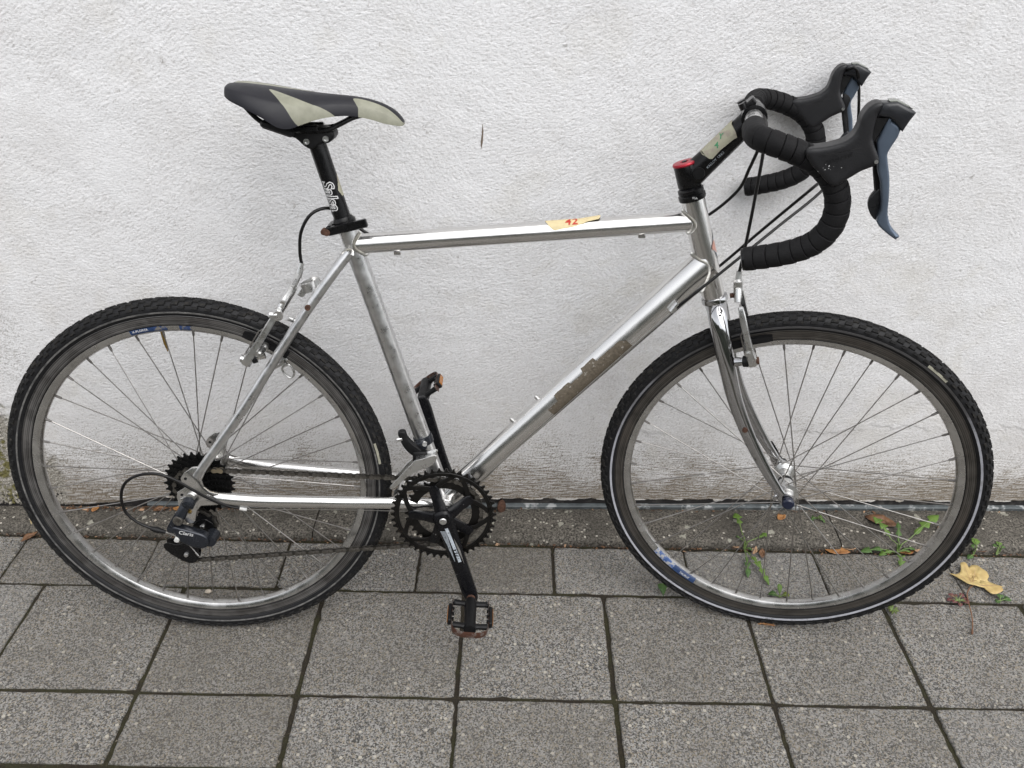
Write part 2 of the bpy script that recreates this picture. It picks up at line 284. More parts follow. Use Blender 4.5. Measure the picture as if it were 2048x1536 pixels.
# ------------------------------------------------------------------ mesh helpers
class MB:
    def __init__(s): s.v = []; s.f = []; s.mi = []; s.m = 0
    def add(s, vs, fs):
        o = len(s.v); s.v += [tuple(map(float, p)) for p in vs]; s.f += [tuple(i + o for i in f) for f in fs]; s.mi += [s.m] * len(fs); return s
    def rings(s, rings, closed=False, cap=True):
        n = len(rings[0]); vs = [p for r in rings for p in r]; fs = []
        k = len(rings)
        for i in range(k if closed else k - 1):
            a = i * n; b2 = ((i + 1) % k) * n
            for j in range(n):
                j2 = (j + 1) % n; fs.append((a + j, a + j2, b2 + j2, b2 + j))
        if cap and not closed:
            fs.append(tuple(range(n - 1, -1, -1))); fs.append(tuple((k - 1) * n + j for j in range(n)))
        return s.add(vs, fs)
    def tube(s, pts, r, n=12, cap=True, up=None, closed=False):
        """sweep; r a number, a list, or a list of (a, b): a along `up` (kept in plane), b sideways"""
        P = [Vector(p) for p in pts]; k = len(P)
        if not isinstance(r, (list, tuple)): r = [r] * k
        T = []
        for i in range(k):
            if closed: t = P[(i + 1) % k] - P[i - 1]
            else: t = P[min(i + 1, k - 1)] - P[max(i - 1, 0)]
            T.append(t.normalized())
        if up is None:
            up = Vector((0, 0, 1)) if abs(T[0].z) < 0.9 else Vector((1, 0, 0))
        nrm = (Vector(up) - T[0] * Vector(up).dot(T[0])).normalized()
        rings = []
        for i in range(k):
            nrm = (nrm - T[i] * nrm.dot(T[i])).normalized(); bi = T[i].cross(nrm)
            ra, rb = r[i] if isinstance(r[i], (list, tuple)) else (r[i], r[i])
            rings.append([P[i] + nrm * (math.cos(a) * ra) + bi * (math.sin(a) * rb) for a in [2 * math.pi * j / n for j in range(n)]])
        return s.rings(rings, closed, cap)
    def cyl(s, p0, p1, r, n=16, r2=None):
        return s.tube([p0, p1], [r, r if r2 is None else r2], n)
    def lathe(s, prof, c, axis, n=32, closed=False):
        """prof: list of (radius, offset along axis)"""
        ax = Vector(axis).normalized(); e1 = ax.orthogonal().normalized(); e2 = ax.cross(e1); c = Vector(c)
        rings = [[c + ax * h + (e1 * math.cos(2 * math.pi * j / n) + e2 * math.sin(2 * math.pi * j / n)) * max(r, 1e-5) for j in range(n)] for r, h in prof]
        return s.rings(rings, closed, cap=not closed)
    def box(s, c, size, rot=None, bev=0.0):
        x, y, z = [q / 2 for q in size]; rot = rot or Matrix.Identity(3); c = Vector(c)
        if bev <= 0:
            vs = [c + rot @ Vector((i * x, j * y, k * z)) for i in (-1, 1) for j in (-1, 1) for k in (-1, 1)]
            return s.add(vs, [(0, 1, 3, 2), (4, 6, 7, 5), (0, 4, 5, 1), (2, 3, 7, 6), (0, 2, 6, 4), (1, 5, 7, 3)])
        b = bev
        def loop(zz, ins):
            return [c + rot @ Vector((px, py, zz)) for px, py in ((-x + ins, -y + ins + b), (-x + ins + b, -y + ins), (x - ins - b, -y + ins), (x - ins, -y + ins + b), (x - ins, y - ins - b), (x - ins - b, y - ins), (-x + ins + b, y - ins), (-x + ins, y - ins - b))]
        return s.rings([loop(-z, b), loop(-z + b, 0), loop(z - b, 0), loop(z, b)])
    def build(s, name, mat, parent=None, smooth=35, loc=None):
        me = bpy.data.meshes.new(name); me.from_pydata(s.v, [], s.f)
        mats = mat if isinstance(mat, list) else [mat]
        for m in mats: me.materials.append(M[m] if isinstance(m, str) else m)
        if len(mats) > 1: me.polygons.foreach_set('material_index', s.mi)
        me.validate(); me.update()
        if smooth:
            me.shade_smooth(); me.set_sharp_from_angle(angle=R(smooth))
        return link(name, me, parent, loc)
def link(name, data, parent=None, loc=None):
    o = bpy.data.objects.new(name, data); col.objects.link(o); o.parent = parent
    if loc is not None: o.location = loc
    return o
def empty(name, parent=None, loc=(0, 0, 0)):
    o = link(name, None, parent, loc); o.empty_display_size = 0.05; return o
def tag(o, label=None, cat=None, group=None, kind=None):
    if label: o['label'] = label
    if cat: o['category'] = cat
    if group: o['group'] = group
    if kind: o['kind'] = kind
    return o
def spline(pts, k=8, closed=False):
    """Catmull-Rom through the points (any dimension)"""
    P = [np.array(p, float) for p in pts]; n = len(P); out = []
    for i in range(n if closed else n - 1):
        if closed: a, b, c, d = P[i - 1], P[i], P[(i + 1) % n], P[(i + 2) % n]
        else: a, b, c, d = P[max(i - 1, 0)], P[i], P[i + 1], P[min(i + 2, n - 1)]
        for t in np.linspace(0, 1, k, endpoint=False):
            out.append(0.5 * ((2 * b) + (-a + c) * t + (2 * a - 5 * b + 4 * c - d) * t * t + (-a + 3 * b - 3 * c + d) * t ** 3))
    if not closed: out.append(P[-1])
    return [tuple(p) for p in out]
def Q(u, w, v):
    """bicycle frame, millimetres: u forward of the rear axle, w to its right hand side, v above the tyre contact"""
    return (u / 1000.0, -w / 1000.0, v / 1000.0)
def QL(pts): return [Q(p[0], p[2], p[1]) for p in pts]          # (u, v, w) triples
def inset(poly, d):
    """shift a closed 2-D outline inwards by d along its vertex normals"""
    n = len(poly); A = sum(poly[i][0] * poly[(i + 1) % n][1] - poly[(i + 1) % n][0] * poly[i][1] for i in range(n))
    sg = 1 if A > 0 else -1; out = []
    for i in range(n):
        p, q, r_ = poly[i - 1], poly[i], poly[(i + 1) % n]
        t = np.array([r_[0] - p[0], r_[1] - p[1]], float); l = np.hypot(*t) or 1; t /= l
        out.append((q[0] - t[1] * sg * d, q[1] + t[0] * sg * d))
    return out
def pillow(mb, poly, w0, hw, rnd, steps=3):
    """plate with rounded rims from an outline in (u, v); hw half thickness, all in mm"""
    rings = []
    lay = [(-1 + 0.0, 1.0)] ; seq = []
    for i in range(steps + 1):
        a = math.pi / 2 * i / steps; seq.append((-hw + rnd * (1 - math.sin(a)), rnd * (1 - math.cos(a))))
    seq = [(-hw + rnd * (1 - math.sin(math.pi / 2 * i / steps)), rnd * (1 - math.cos(math.pi / 2 * i / steps))) for i in range(steps, -1, -1)]
    # from inset at the face to full outline
    seq = [(-hw + rnd * (1 - math.cos(math.pi / 2 * i / steps)), rnd * (1 - math.sin(math.pi / 2 * i / steps))) for i in range(steps + 1)]
    full = seq + [(-a, d) for a, d in reversed(seq)]
    for off, d in full:
        rings.append([Q(u, w0 + off, v) for u, v in inset(poly, d)])
    return mb.rings(rings)
def text_faces(body, size=1.0, shear=0.0, bold=0.0, spacing=1.0):
    """letters as flat faces, (x, y) from the text's own baseline"""
    cu = bpy.data.curves.new('lettering', 'FONT'); cu.body = body; cu.size = size; cu.shear = shear; cu.offset = bold; cu.space_character = spacing
    cu.resolution_u = 3; cu.align_x = 'CENTER'; cu.align_y = 'CENTER'
    o = bpy.data.objects.new('lettering', cu); col.objects.link(o)
    bpy.context.view_layer.update()
    me = bpy.data.meshes.new_from_object(o.evaluated_get(bpy.context.evaluated_depsgraph_get()))
    bm = bmesh.new(); bm.from_mesh(me); bmesh.ops.triangulate(bm, faces=bm.faces[:])
    for _ in range(4):                                              # short edges, so that the letters can follow a round tube
        lg = [e for e in bm.edges if e.calc_length() > 0.16 * size]
        if not lg: break
        bmesh.ops.subdivide_edges(bm, edges=lg, cuts=1); bmesh.ops.triangulate(bm, faces=[f for f in bm.faces if len(f.verts) > 3])
    bm.verts.index_update()
    vs = [tuple(v.co) for v in bm.verts]; fs = [tuple(v.index for v in f.verts) for f in bm.faces]; bm.free()
    bpy.data.objects.remove(o); bpy.data.meshes.remove(me); bpy.data.curves.remove(cu)
    return vs, fs
def lettering(name, body, size, fn, mat, parent, shear=0.0, bold=0.0, spacing=1.0):
    vs, fs = text_faces(body, size, shear, bold, spacing)
    mb = MB(); mb.add([fn(x, y) for x, y, z in vs], fs); return mb.build(name, mat, parent, smooth=None)

# ------------------------------------------------------------------ the place: ground, paving, kerb, wall
def yw(x): return 0.080 + 0.0244 * (x - 0.85)                    # face of the wall
SLAB, OFF, YROW, DEP, OFF2, YK = 0.2956, 0.3333, -0.1827, 0.2583, 0.2289, -0.0437

g = MB(); g.add([(-300, -300, -0.02), (300, -300, -0.02), (300, 300, -0.02), (-300, 300, -0.02)], [(0, 1, 2, 3)])
tag(g.build('ground', 'slab', smooth=None), kind='structure')
bk = MB(); ys = [-7.5, -8.2, -9.0, -10.5, -13.0, -40.0]; hz = [-0.019, 1.6, 3.0, 3.9, 4.3, 4.5]; rws = []
for x in np.linspace(-60, 60, 90): rws.append([(x, y + random.gauss(0, 0.25), z + (random.gauss(0, 0.22) if z > 0.5 else 0)) for y, z in zip(ys, hz)])
for i in range(len(rws) - 1): bk.add(rws[i] + rws[i + 1], [(j, j + 1, 7 + j, 6 + j) for j in range(5)])
tag(bk.build('reflection_bank', pbr('reflection_bank_green', (0.055, 0.06, 0.045), 0.9, 0, 0.6, 1.5), None, smooth=None), kind='structure')   # unseen bank added behind the viewer, for the metal tubes to reflect
pav = empty('paving'); tag(pav, kind='structure')
sb = MB(); sb.add([(-4.0, -3.6, -0.0045), (5.0, -3.6, -0.0045), (5.0, 0.2, -0.0045), (-4.0, 0.2, -0.0045)], [(0, 1, 2, 3)])
tag(sb.build('joint_soil', 'soil', pav, smooth=None), kind='stuff')

def slab_mesh(w, d, gap, seed):
    """one concrete slab, top at z=0, slightly worn and uneven edges"""
    rr = random.Random(seed); n = 14; out = []
    x0, x1, y0, y1 = -w / 2 + gap, w / 2 - gap, -d / 2 + gap, d / 2 - gap
    for (a, b) in (((x0, y0), (x1, y0)), ((x1, y0), (x1, y1)), ((x1, y1), (x0, y1)), ((x0, y1), (x0, y0))):
        for i in range(n):
            t = i / n; out.append((a[0] + (b[0] - a[0]) * t, a[1] + (b[1] - a[1]) * t))
    wob = [rr.gauss(0, 0.0006) for _ in out]
    for i in range(len(out)):                                   # now and then a chipped bit of arris
        if rr.random() < 0.07: wob[i] += rr.uniform(0.001, 0.0032)
        if i % n == 0: wob[i] += 0.0016
    def ring(z, ins): return [(x * (1 - 2 * (ins + wob[i]) / w), y * (1 - 2 * (ins + wob[i]) / d), z + (rr.gauss(0, 0.0003) if z > -0.004 else 0)) for i, (x, y) in enumerate(out)]
    mb = MB(); k = len(out)
    rs = [ring(-0.02, 0), ring(-0.0028, 0), ring(-0.0008, 0.0011), ring(0.0, 0.0034)]
    mb.rings(rs, cap=False); mb.add(rs[-1], [tuple(range(k))])
    return mb
def slab_data(w, d, gap, nvar, seed):
    out = []
    for i in range(nvar):
        mb = slab_mesh(w, d, gap, seed + i); me = bpy.data.meshes.new('slab'); me.from_pydata(mb.v, [], mb.f); me.materials.append(M['slab'])
        me.shade_smooth(); me.set_sharp_from_angle(angle=R(50)); me.update(); out.append(me)
    return out
full = slab_data(SLAB, DEP, 0.0041, 8, 10)
half = slab_data(SLAB, abs(YK - YROW), 0.0022, 6, 40)
low = slab_data(SLAB, 0.147, 0.0041, 6, 70)
def put_slab(me, x, y, k):
    o = link('slab', me, pav, (x + random.gauss(0, 0.0008), y + random.gauss(0, 0.0008), random.gauss(0, 0.0007)))
    o.rotation_euler = (random.gauss(0, 0.002), random.gauss(0, 0.002), random.gauss(0, 0.0022) + (math.pi if k % 2 else 0))
for i in range(-8, 11): put_slab(half[i % 6], OFF2 + (i + 0.5) * SLAB, (YK + YROW) / 2, 0)
for i in range(-8, 11): put_slab(full[(i * 5 + 2) % 8], OFF + (i + 0.5) * SLAB, YROW - DEP / 2, i)
for i in range(-8, 11): put_slab(low[(i * 5 + 1) % 6], OFF + (i + 0.5) * SLAB, YROW - DEP - 0.0735, i)
for j in range(7):
    for i in range(-8, 11):
        put_slab(full[(i * 3 + j * 5) % 8], OFF + (i + 0.5 * (j % 2)) * SLAB, YROW - DEP - 0.147 - DEP * (j + 0.5), i + j)

kerb = empty('kerb'); tag(kerb, kind='structure')
def kerb_stone(xa, xb, seed):
    rr = np.random.default_rng(seed); mb = MB(); rings = []
    xs = np.linspace(xa + 0.0015, xb - 0.0015, 44)
    w1 = np.convolve(rr.normal(0, 1, 60), np.ones(6) / 6, 'same')[:44]
    for i, x in enumerate(xs):
        yf = YK + 0.007 + 0.0012 * w1[i]; yb = yw(x) - 0.001; dz = 0.0012 * w1[(i * 7) % 44]
        e = 0.004 if i in (0, 43) else 0.0
        prof = [(yf + 0.001, -0.03), (yf, 0.004 - e), (yf + 0.0012, 0.0105 + dz * 0.5 - e), (yf + 0.0055, 0.0150 + dz - e), (yf + 0.014, 0.0178 + dz - e), (yf + (yb - yf) * 0.45, 0.0192 + dz - e), (yf + (yb - yf) * 0.75, 0.0182 - dz - e), (yb - 0.010, 0.0165 - e), (yb, 0.013), (yb, -0.03)]
        rings.append([(x, y, z) for y, z in prof])
    mb.rings(rings); mb.build('kerb_stone', 'kerb', kerb, smooth=40)
for k, (a, b) in enumerate(((-3.2, -2.1), (-2.1, -1.1), (-1.1, -0.02), (-0.02, 1.185), (1.185, 2.2), (2.2, 3.3))): kerb_stone(a, b, 90 + k)

wall = empty('wall', None, (0.4, yw(0.4), 0.0)); tag(wall, 'rough white rendered house wall, stained brown along its foot', 'wall')
def to_wall(mb): mb.v = [(x - 0.4, y - yw(0.4), z) for x, y, z in mb.v]; return mb
# the render coat: a trowelled relief in real geometry, fine where it is seen close, coarse beyond
DX = 0.0021
XA, XB, ZB, ZT = -0.95, 1.85, 0.0420, 1.26
NX, NZ = int((XB - XA) / DX) + 1, int((ZT - ZB) / DX) + 1
gx = np.linspace(XA, XB, NX); gz = np.linspace(ZB, ZT, NZ); X2, Z2 = np.meshgrid(gx, gz)
fx = np.fft.fftfreq(NX, DX)[None, :]; fz = np.fft.fftfreq(NZ, DX)[:, None]
def field(filt, seed):
    w = np.random.default_rng(seed).normal(size=(NZ, NX)); f = np.real(np.fft.ifft2(np.fft.fft2(w) * filt)); return f / f.std()
def blobs(size, seed, power=1.6):
    """fractal patches of about `size` metres"""
    fr = np.hypot(fx, fz); return field((1 / (fr ** 2 + (0.5 / size) ** 2)) ** (power / 2) * np.exp(-(fr * 0.0015) ** 2), seed)
def strokes(ang, long_, short, seed):
    c, s = math.cos(ang), math.sin(ang); fa = fx * c + fz * s; fb = -fx * s + fz * c
    return field(np.exp(-(fa * long_) ** 2 - (fb * short) ** 2) * np.hypot(fx, fz) ** 0.9, seed)
orient = blobs(0.35, 3, 2.6)
angs = np.linspace(-1.15, 0.75, 6); rel = np.zeros_like(X2); wsum = np.zeros_like(X2)
for k, a_ in enumerate(angs):
    wgt = np.exp(-((orient * 0.75 - a_ + 0.2) / 0.28) ** 2) + 1e-4
    rel += wgt * strokes(a_, 0.0105, 0.0032, 11 + k); wsum += wgt
rel /= wsum
grain = field(np.hypot(fx, fz) ** 1.0 * np.exp(-(np.hypot(fx, fz) * 0.0034) ** 2), 31)
lump = blobs(0.05, 33, 2.2)
mid = blobs(0.10, 35, 1.8); big = blobs(0.5, 37, 2.0)
foot_s = strokes(0.0, 0.030, 0.0034, 41)
sm = lambda v, lo, hi: (lambda t: t * t * (3 - 2 * t))(np.clip((v - lo) / (hi - lo), 0, 1))
wz = Z2 + 0.045 * mid
rough_amt = 0.62 + 0.38 * sm(wz, 0.20, 0.40)
H = (0.00029 * rel + 0.00019 * grain) * rough_amt + 0.00022 * lump
footm = sm(Z2 + 0.02 * mid, 0.24, 0.09)
H += 0.00045 * foot_s * footm
edge_z = 0.256 + 0.010 * blobs(0.12, 43, 2.0)
H += 0.0013 * sm(Z2, edge_z - 0.003, edge_z + 0.003) * sm(big + 0.4 * X2, -0.8, 0.6)
pits = grain + 0.6 * rel
gp = field(np.exp(-(np.hypot(fx, fz) * 0.006) ** 2) * np.hypot(fx, fz), 45)
bare = sm(-(X2 + 0.30 * Z2 + 0.030 * mid), 0.545, 0.60) * sm(wz, 0.56, 0.44) * sm(X2 + 0.01 * mid, -0.92, -0.82)
H += -0.0030 * bare + 0.0013 * bare * gp
edge_f = sm(X2, XA, XA + 0.10) * sm(-X2, -XB, -XB + 0.10)
fade = sm(X2, XA, XA + 0.03) * sm(-X2, -XB, -XB + 0.03) * sm(-Z2, -ZT, -ZT + 0.03)
H *= fade
# dirt: lies in the hollows
age = np.clip(0.08 + 0.045 * big + 0.05 * mid, 0, 0.45) + 0.36 * sm(-(wz + 0.06 * big), -0.50, -0.10) + 0.14 * sm(blobs(0.16, 55, 2.0), 0.6, 1.8) * sm(-Z2, -0.75, -0.45)
age = age + 0.22 * sm(-(rel + 0.8 * grain), 0.7, 2.0)
warm = np.clip(0.16 * sm(blobs(0.14, 51, 1.7), 0.5, 2.4) * sm(-Z2, -1.0, -0.6) + 0.10 * sm(blobs(0.12, 52, 1.8), 1.1, 2.4), 0, 0.7)
warm = np.maximum(warm, 0.34 * sm(-np.hypot((X2 - 0.69 + 0.05 * mid) / 0.17, (Z2 - 0.60 + 0.04 * big) / 0.075), -1.0, 0.0)); warm = np.maximum(warm, 0.25 * sm(-np.hypot((X2 - 1.18 + 0.05 * mid) / 0.14, (Z2 - 0.63) / 0.06), -1.0, 0.0))
fd_ = sm(-(Z2 + 0.022 * mid), -0.185, -0.055) * sm(-(foot_s + 0.5 * grain), -0.5, 0.6) * 0.9
fd_ += sm(-(Z2 + 0.03 * mid), -0.30, -0.10) * sm(-(grain + 0.5 * foot_s), 0.55, 1.5) * 0.75
fd_ += 0.55 * sm(-(Z2 + 0.016 * mid + 0.012 * big), -0.15, -0.04)
fd_ = np.clip(fd_ + 0.14 * sm(-(rel + grain), 0.6, 2.2), 0, 0.9)
flake = 0.65 * sm(blobs(0.03, 61, 1.5) + 0.5 * grain, 3.2, 3.6) + 0.5 * sm(blobs(0.06, 62, 1.5), 2.6, 3.2) * sm(-X2, 0.3, 0.7)
moss = sm(blobs(0.06, 63, 1.6), 0.1, 1.0)
# scar above the frame and a stain near the top
flake = np.maximum(flake, 0.7 * np.exp(-(((X2 + 0.1784) / 0.006) ** 2 + ((Z2 - 1.0075) / 0.008) ** 2)) * sm(grain, -0.6, 0.6))
for (cx0, cz0, rr0) in ((-0.19, 0.553, 0.010), (-0.175, 0.55, 0.006), (-0.02, 0.60, 0.008), (-0.63, 0.45, 0.016), (-0.60, 0.52, 0.012)):
    flake = np.maximum(flake, 0.6 * np.exp(-(((X2 - cx0) / rr0) ** 2 + ((Z2 - cz0) / rr0) ** 2)) * sm(grain + 0.5 * rel, -0.4, 0.8))
flake = np.maximum(flake, 0.7 * sm(-(np.hypot((X2 + 0.62) / 0.09, (Z2 - 0.46) / 0.22)), -1.0, -0.2) * sm(grain + rel, 0.6, 1.4))
jag = np.convolve(rng.normal(0, 1, NX), np.ones(9) / 9, 'same') * 0.0020 + np.convolve(rng.normal(0, 1, NX), np.ones(90) / 90, 'same') * 0.006
Zg = Z2.copy(); base = -0.027 * sm(-gx, 0.34, 0.60); drop_ = np.clip(1 - (Z2 - ZB) / 0.03, 0, 1)
Zg += drop_ * (base + jag)[None, :]
Yg = yw(X2) - H
V = np.stack([X2 - 0.4, Yg - yw(0.4), Zg], -1).reshape(-1, 3)
idx = np.arange(NX * NZ).reshape(NZ, NX)
F = np.stack([idx[:-1, :-1], idx[:-1, 1:], idx[1:, 1:], idx[1:, :-1]], -1).reshape(-1, 4)
# lower lip going back into the wall
lipV = np.stack([gx - 0.4, yw(gx) - yw(0.4) + 0.02, Zg[0] + 0.002], -1); o0 = len(V); V = np.concatenate([V, lipV])
li = np.arange(NX) + o0; F = np.concatenate([F, np.stack([li[:-1], li[1:], idx[0, 1:], idx[0, :-1]], -1)])
# plain sheet around it: left, right, above, and the top of the wall
def quad(p):
    global V, F
    o = len(V); V = np.concatenate([V, np.array([(x - 0.4, yw(x) + dy - yw(0.4), z) for x, dy, z in p])]); F = np.concatenate([F, [[o, o + 1, o + 2, o + 3]]])
quad([(-6, 0, 0.01), (XA, 0, 0.01), (XA, 0, ZT), (-6, 0, ZT)]); quad([(XB, 0, ZB), (7, 0, ZB), (7, 0, ZT), (XB, 0, ZT)]); quad([(-6, 0, ZT), (7, 0, ZT), (7, 0, 4.6), (-6, 0, 4.6)]); quad([(-6, 0, 4.6), (7, 0, 4.6), (7, 0.3, 4.6), (-6, 0.3, 4.6)])
me = bpy.data.meshes.new('render_coat'); nv, nf = len(V), len(F)
me.vertices.add(nv); me.vertices.foreach_set('co', V.astype(np.float32).ravel())
me.loops.add(nf * 4); me.loops.foreach_set('vertex_index', F.astype(np.int32).ravel())
me.polygons.add(nf); me.polygons.foreach_set('loop_start', np.arange(0, nf * 4, 4, dtype=np.int32))
me.update(calc_edges=True); me.materials.append(M['wall']); me.shade_smooth()
def attr_col(name, a, b, c):
    d = np.zeros((nv, 4), np.float32); d[:, 3] = 1
    for i, q in enumerate((a, b, c)): d[:NX * NZ, i] = q.reshape(-1); d[NX * NZ:NX * NZ + NX, i] = q[0]
    if name == 'age': d[NX * NZ + NX:, 0] = 0.22
    at = me.attributes.new(name, 'FLOAT_COLOR', 'POINT'); at.data.foreach_set('color', d.ravel())
attr_col('dirt', warm * edge_f, fd_ * edge_f, bare); attr_col('age', 0.22 + (np.clip(age, 0, 1) - 0.22) * edge_f, np.clip(flake, 0, 1) * edge_f, moss)
link('render_coat', me, wall)
mb = MB(); mb.rings([[(x, yw(x) + 0.004, -0.03), (x, yw(x) + 0.004, 0.052), (x, yw(x) + 0.25, 0.052), (x, yw(x) + 0.25, -0.03)] for x in (-4.0, 5.0)])
to_wall(mb).build('bitumen_band', 'bitumen', wall, smooth=None)
mb = MB(); rr = []
for x in np.arange(-0.42, 5.0, 0.04):
    s = 0.0007 * math.sin(x * 9) + random.gauss(0, 0.0003)
    y = yw(x); rr.append([(x, y + 0.006, 0.013), (x, y - 0.0042, 0.0125 + s), (x, y - 0.0052, 0.015 + s), (x, y - 0.0052, 0.0215 + s), (x, y - 0.0036, 0.0235 + s), (x, y + 0.003, 0.0250 + s), (x, y + 0.0045, 0.0250)])
mb.rings(rr); to_wall(mb).build('zinc_drip_strip', 'zinc', wall, smooth=25)
# loose flakes of plaster along the lower lip
for k, x in enumerate(list(np.linspace(-0.45, 1.7, 26) + rng.normal(0, 0.02, 26))):
    L_ = random.uniform(0.012, 0.055); h = random.uniform(0.002, 0.0055); mb = MB()
    n = 7; up = []; dn = []
    for i in range(n + 1):
        t = i / n; xx = x + (t - 0.5) * L_; e = math.sin(math.pi * t) ** 0.6
        up.append((xx, 0.0427)); dn.append((xx, 0.0427 - h * e * random.uniform(0.6, 1.2) - 0.0005))
    poly = up + dn[::-1]
    mb.rings([[(p[0], yw(p[0]) + q, p[1]) for p in poly] for q in (-0.0012, 0.004)])
    to_wall(mb).build('plaster_flake', 'flake', wall, smooth=None)
# small crack and scar in the render
mb = MB(); mb.rings([[(0.3598 + a, yw(0.36) + dy, 0.8854 + b) for a, b in ((-0.0012, -0.018), (0.0018, -0.004), (0.0026, 0.016), (0.0012, 0.028), (-0.0004, 0.008), (-0.0022, -0.004))] for dy in (-0.0007, 0.003)])
to_wall(mb).build('crack', pbr('dark_crack', (0.17, 0.13, 0.10), 0.9), wall, smooth=None)

# ------------------------------------------------------------------ the bicycle
LEAN, BYAW, STEER, WB, RW = 0.1542, 0.02393, -0.24865, 1079.24, 345.0
bike = empty('bicycle', None, (-0.1389, -0.2796, 0.0)); bike.rotation_euler = (-LEAN, 0, BYAW)
tag(bike, 'silver aluminium road bicycle with black drop handlebars leaning on the white wall', 'bicycle')
HA = R(72); piv = Vector((1.03645, 0, 0.33109)); ax = Vector((-math.cos(HA), 0, math.sin(HA)))
SM = Matrix.Translation(piv) @ Matrix.Rotation(STEER, 4, ax) @ Matrix.Translation(-piv)
def steered(o): o.matrix_local = SM; return o
bp_ = Vector((0.845, 0, 0.95)); bc_ = Vector((0.924, 0, 0.998))   # the bars sit slightly askew in the stem: a little more turn, a little tilt
SMB = SM @ Matrix.Translation(bp_) @ Matrix.Rotation(R(-2.4), 4, ax) @ Matrix.Translation(-bp_) @ Matrix.Translation(bc_) @ Matrix.Rotation(R(-1.8), 4, 'X') @ Matrix.Translation(-bc_)
def bar_steered(o): o.matrix_local = SMB; return o
def SQ(u, w, v): return tuple(SM @ Vector(Q(u, w, v)))

# ---- frame
frame = empty('frame', bike)
def ftube(name, pts, r, mat='alu', n=28, up=(0, 0, 1), parent=frame):
    mb = MB(); mb.tube([Q(*p) for p in pts], [tuple(q / 1000 for q in x) if isinstance(x, tuple) else x / 1000 for x in (r if isinstance(r, list) else [r] * len(pts))], n, up=up)
    return mb.build(name, mat, parent, smooth=40)
ftube('top_tube', [(306, 0, 784.5), (850, 0, 829.5)], 16.2)
ftube('down_tube', [(886, 0, 762), (860, 0, 735), (700, 0, 569), (560, 0, 423), (450, 0, 305)], [(28.5, 22), (28.5, 22), (25.5, 21), (22.3, 20), (21, 20)], up=(-0.7, 0, 0.7))
ftube('seat_tube', [(442, 0, 300), (290, 0, 818)], 15.2, 'alu_worn')
ftube('head_tube', [(847.5, 0, 868), (849, 0, 863), (900, 0, 708), (902, 0, 703)], [18.6, 19.0, 19.0, 18.6])
mb = MB(); mb.lathe([(0.018, -0.036), (0.0215, -0.034), (0.0215, 0.034), (0.018, 0.036)], Q(443, 0, 297), (0, 1, 0), 28); mb.build('bottom_bracket_shell', 'alu', frame)
for s in (1, -1):
    ftube('seat_stay', spline([(296, s * 17, 775), (262, s * 27, 732), (200, s * 40, 648), (110, s * 56, 515), (40, s * 64, 420), (14, s * 65, 384)], 4), 8.3, 'alu_worn', 16)
    ftube('chain_stay', spline([(432, s * 26, 303), (400, s * 34, 309), (350, s * 42, 316), (270, s * 50, 321), (190, s * 55, 325.5), (110, s * 60, 330), (45, s * 64, 338), (26, s * 65, 343)], 4), [(11, 9)] * 4 + [(11.8, 9.5)] * 21 + [(10, 6.5)] * 4, 'alu', 16)
ftube('stay_bridge', [(206, -38, 655), (206, 38, 655)], 6, 'alu', 12)
ftube('stay_bridge', [(360, -40, 316), (360, 40, 316)], 6, 'alu', 12)
drop = [(8, 402), (-6, 392), (-14, 381), (-12, 371), (-4, 366), (-12, 360), (-24, 352), (-26, 340), (-21, 318), (-14, 298), (-2, 297), (4, 312), (14, 325), (44, 327), (48, 350), (33, 354), (24, 363), (22, 376), (31, 394), (22, 404)]
for s in (1, -1):
    mb = MB(); pillow(mb, drop, s * 66.5, 3.2, 1.2, 2); d = mb.build('dropout', 'alu', frame, smooth=30)
    for (u, v) in ((-5, 381), (-16, 348)):
        m2 = MB(); m2.lathe([(0.0001, -0.0036), (0.0026, -0.0036), (0.0026, 0.0036), (0.0001, 0.0036)], Q(u, s * 66.6, v), (0, 1, 0), 10); m2.build('eyelet', 'black_matte', frame)
def weld(name_pts, r, parent=frame, n=46):
    """ring of overlapping weld scales around a closed path"""
    mb = MB(); P = spline(name_pts, 8, True); k = len(P)
    for i in range(0, k):
        p = Vector(P[i]); q = Vector(P[(i + 1) % k]); mb.tube([p - (q - p) * 0.2, p.lerp(q, 0.45), q], [r * 0.75, r * 1.12, r * 0.8], 7)
    return mb.build('weld_bead', 'weld', parent, smooth=60)
def tube_weld(center, axis, ra, up, tilt_axis, tilt, r=0.0034, cyl=None):
    a = Vector(axis).normalized(); u_ = Vector(up); u_ = (u_ - a * u_.dot(a)).normalized(); b_ = a.cross(u_)
    pts = []
    for i in range(14):
        t = 2 * math.pi * i / 14
        pts.append(Vector(center) + u_ * (ra[0] * math.cos(t)) + b_ * (ra[1] * math.sin(t)))
    # saddle the ring over the tube it meets: move along axis until it touches that cylinder
    out = []
    c0, ca, cr, sgn = cyl; c0 = Vector(c0); ca = Vector(ca).normalized()
    for p in pts:
        lo, hi = -0.05, 0.05
        best = None
        for sstep in np.linspace(lo, hi, 401):
            q = p + a * sgn * sstep; dd = (q - c0) - ca * (q - c0).dot(ca)
            if dd.length <= cr: best = q; break
        out.append(best if best is not None else p)
    return weld([tuple(p) for p in out], r)
hd = Vector(Q(902, 0, 703)) - Vector(Q(847.5, 0, 868))
std = Vector(Q(290, 0, 818)) - Vector(Q(442, 0, 300))
ttd = Vector(Q(850, 0, 829.5)) - Vector(Q(306, 0, 784.5))
dtd = Vector(Q(886, 0, 762)) - Vector(Q(560, 0, 423))
tube_weld(Q(836, 0, 828.3), ttd, (0.0172, 0.0168), (0, 0, 1), None, 0, cyl=(Q(849, 0, 863), hd, 0.0185, 1))
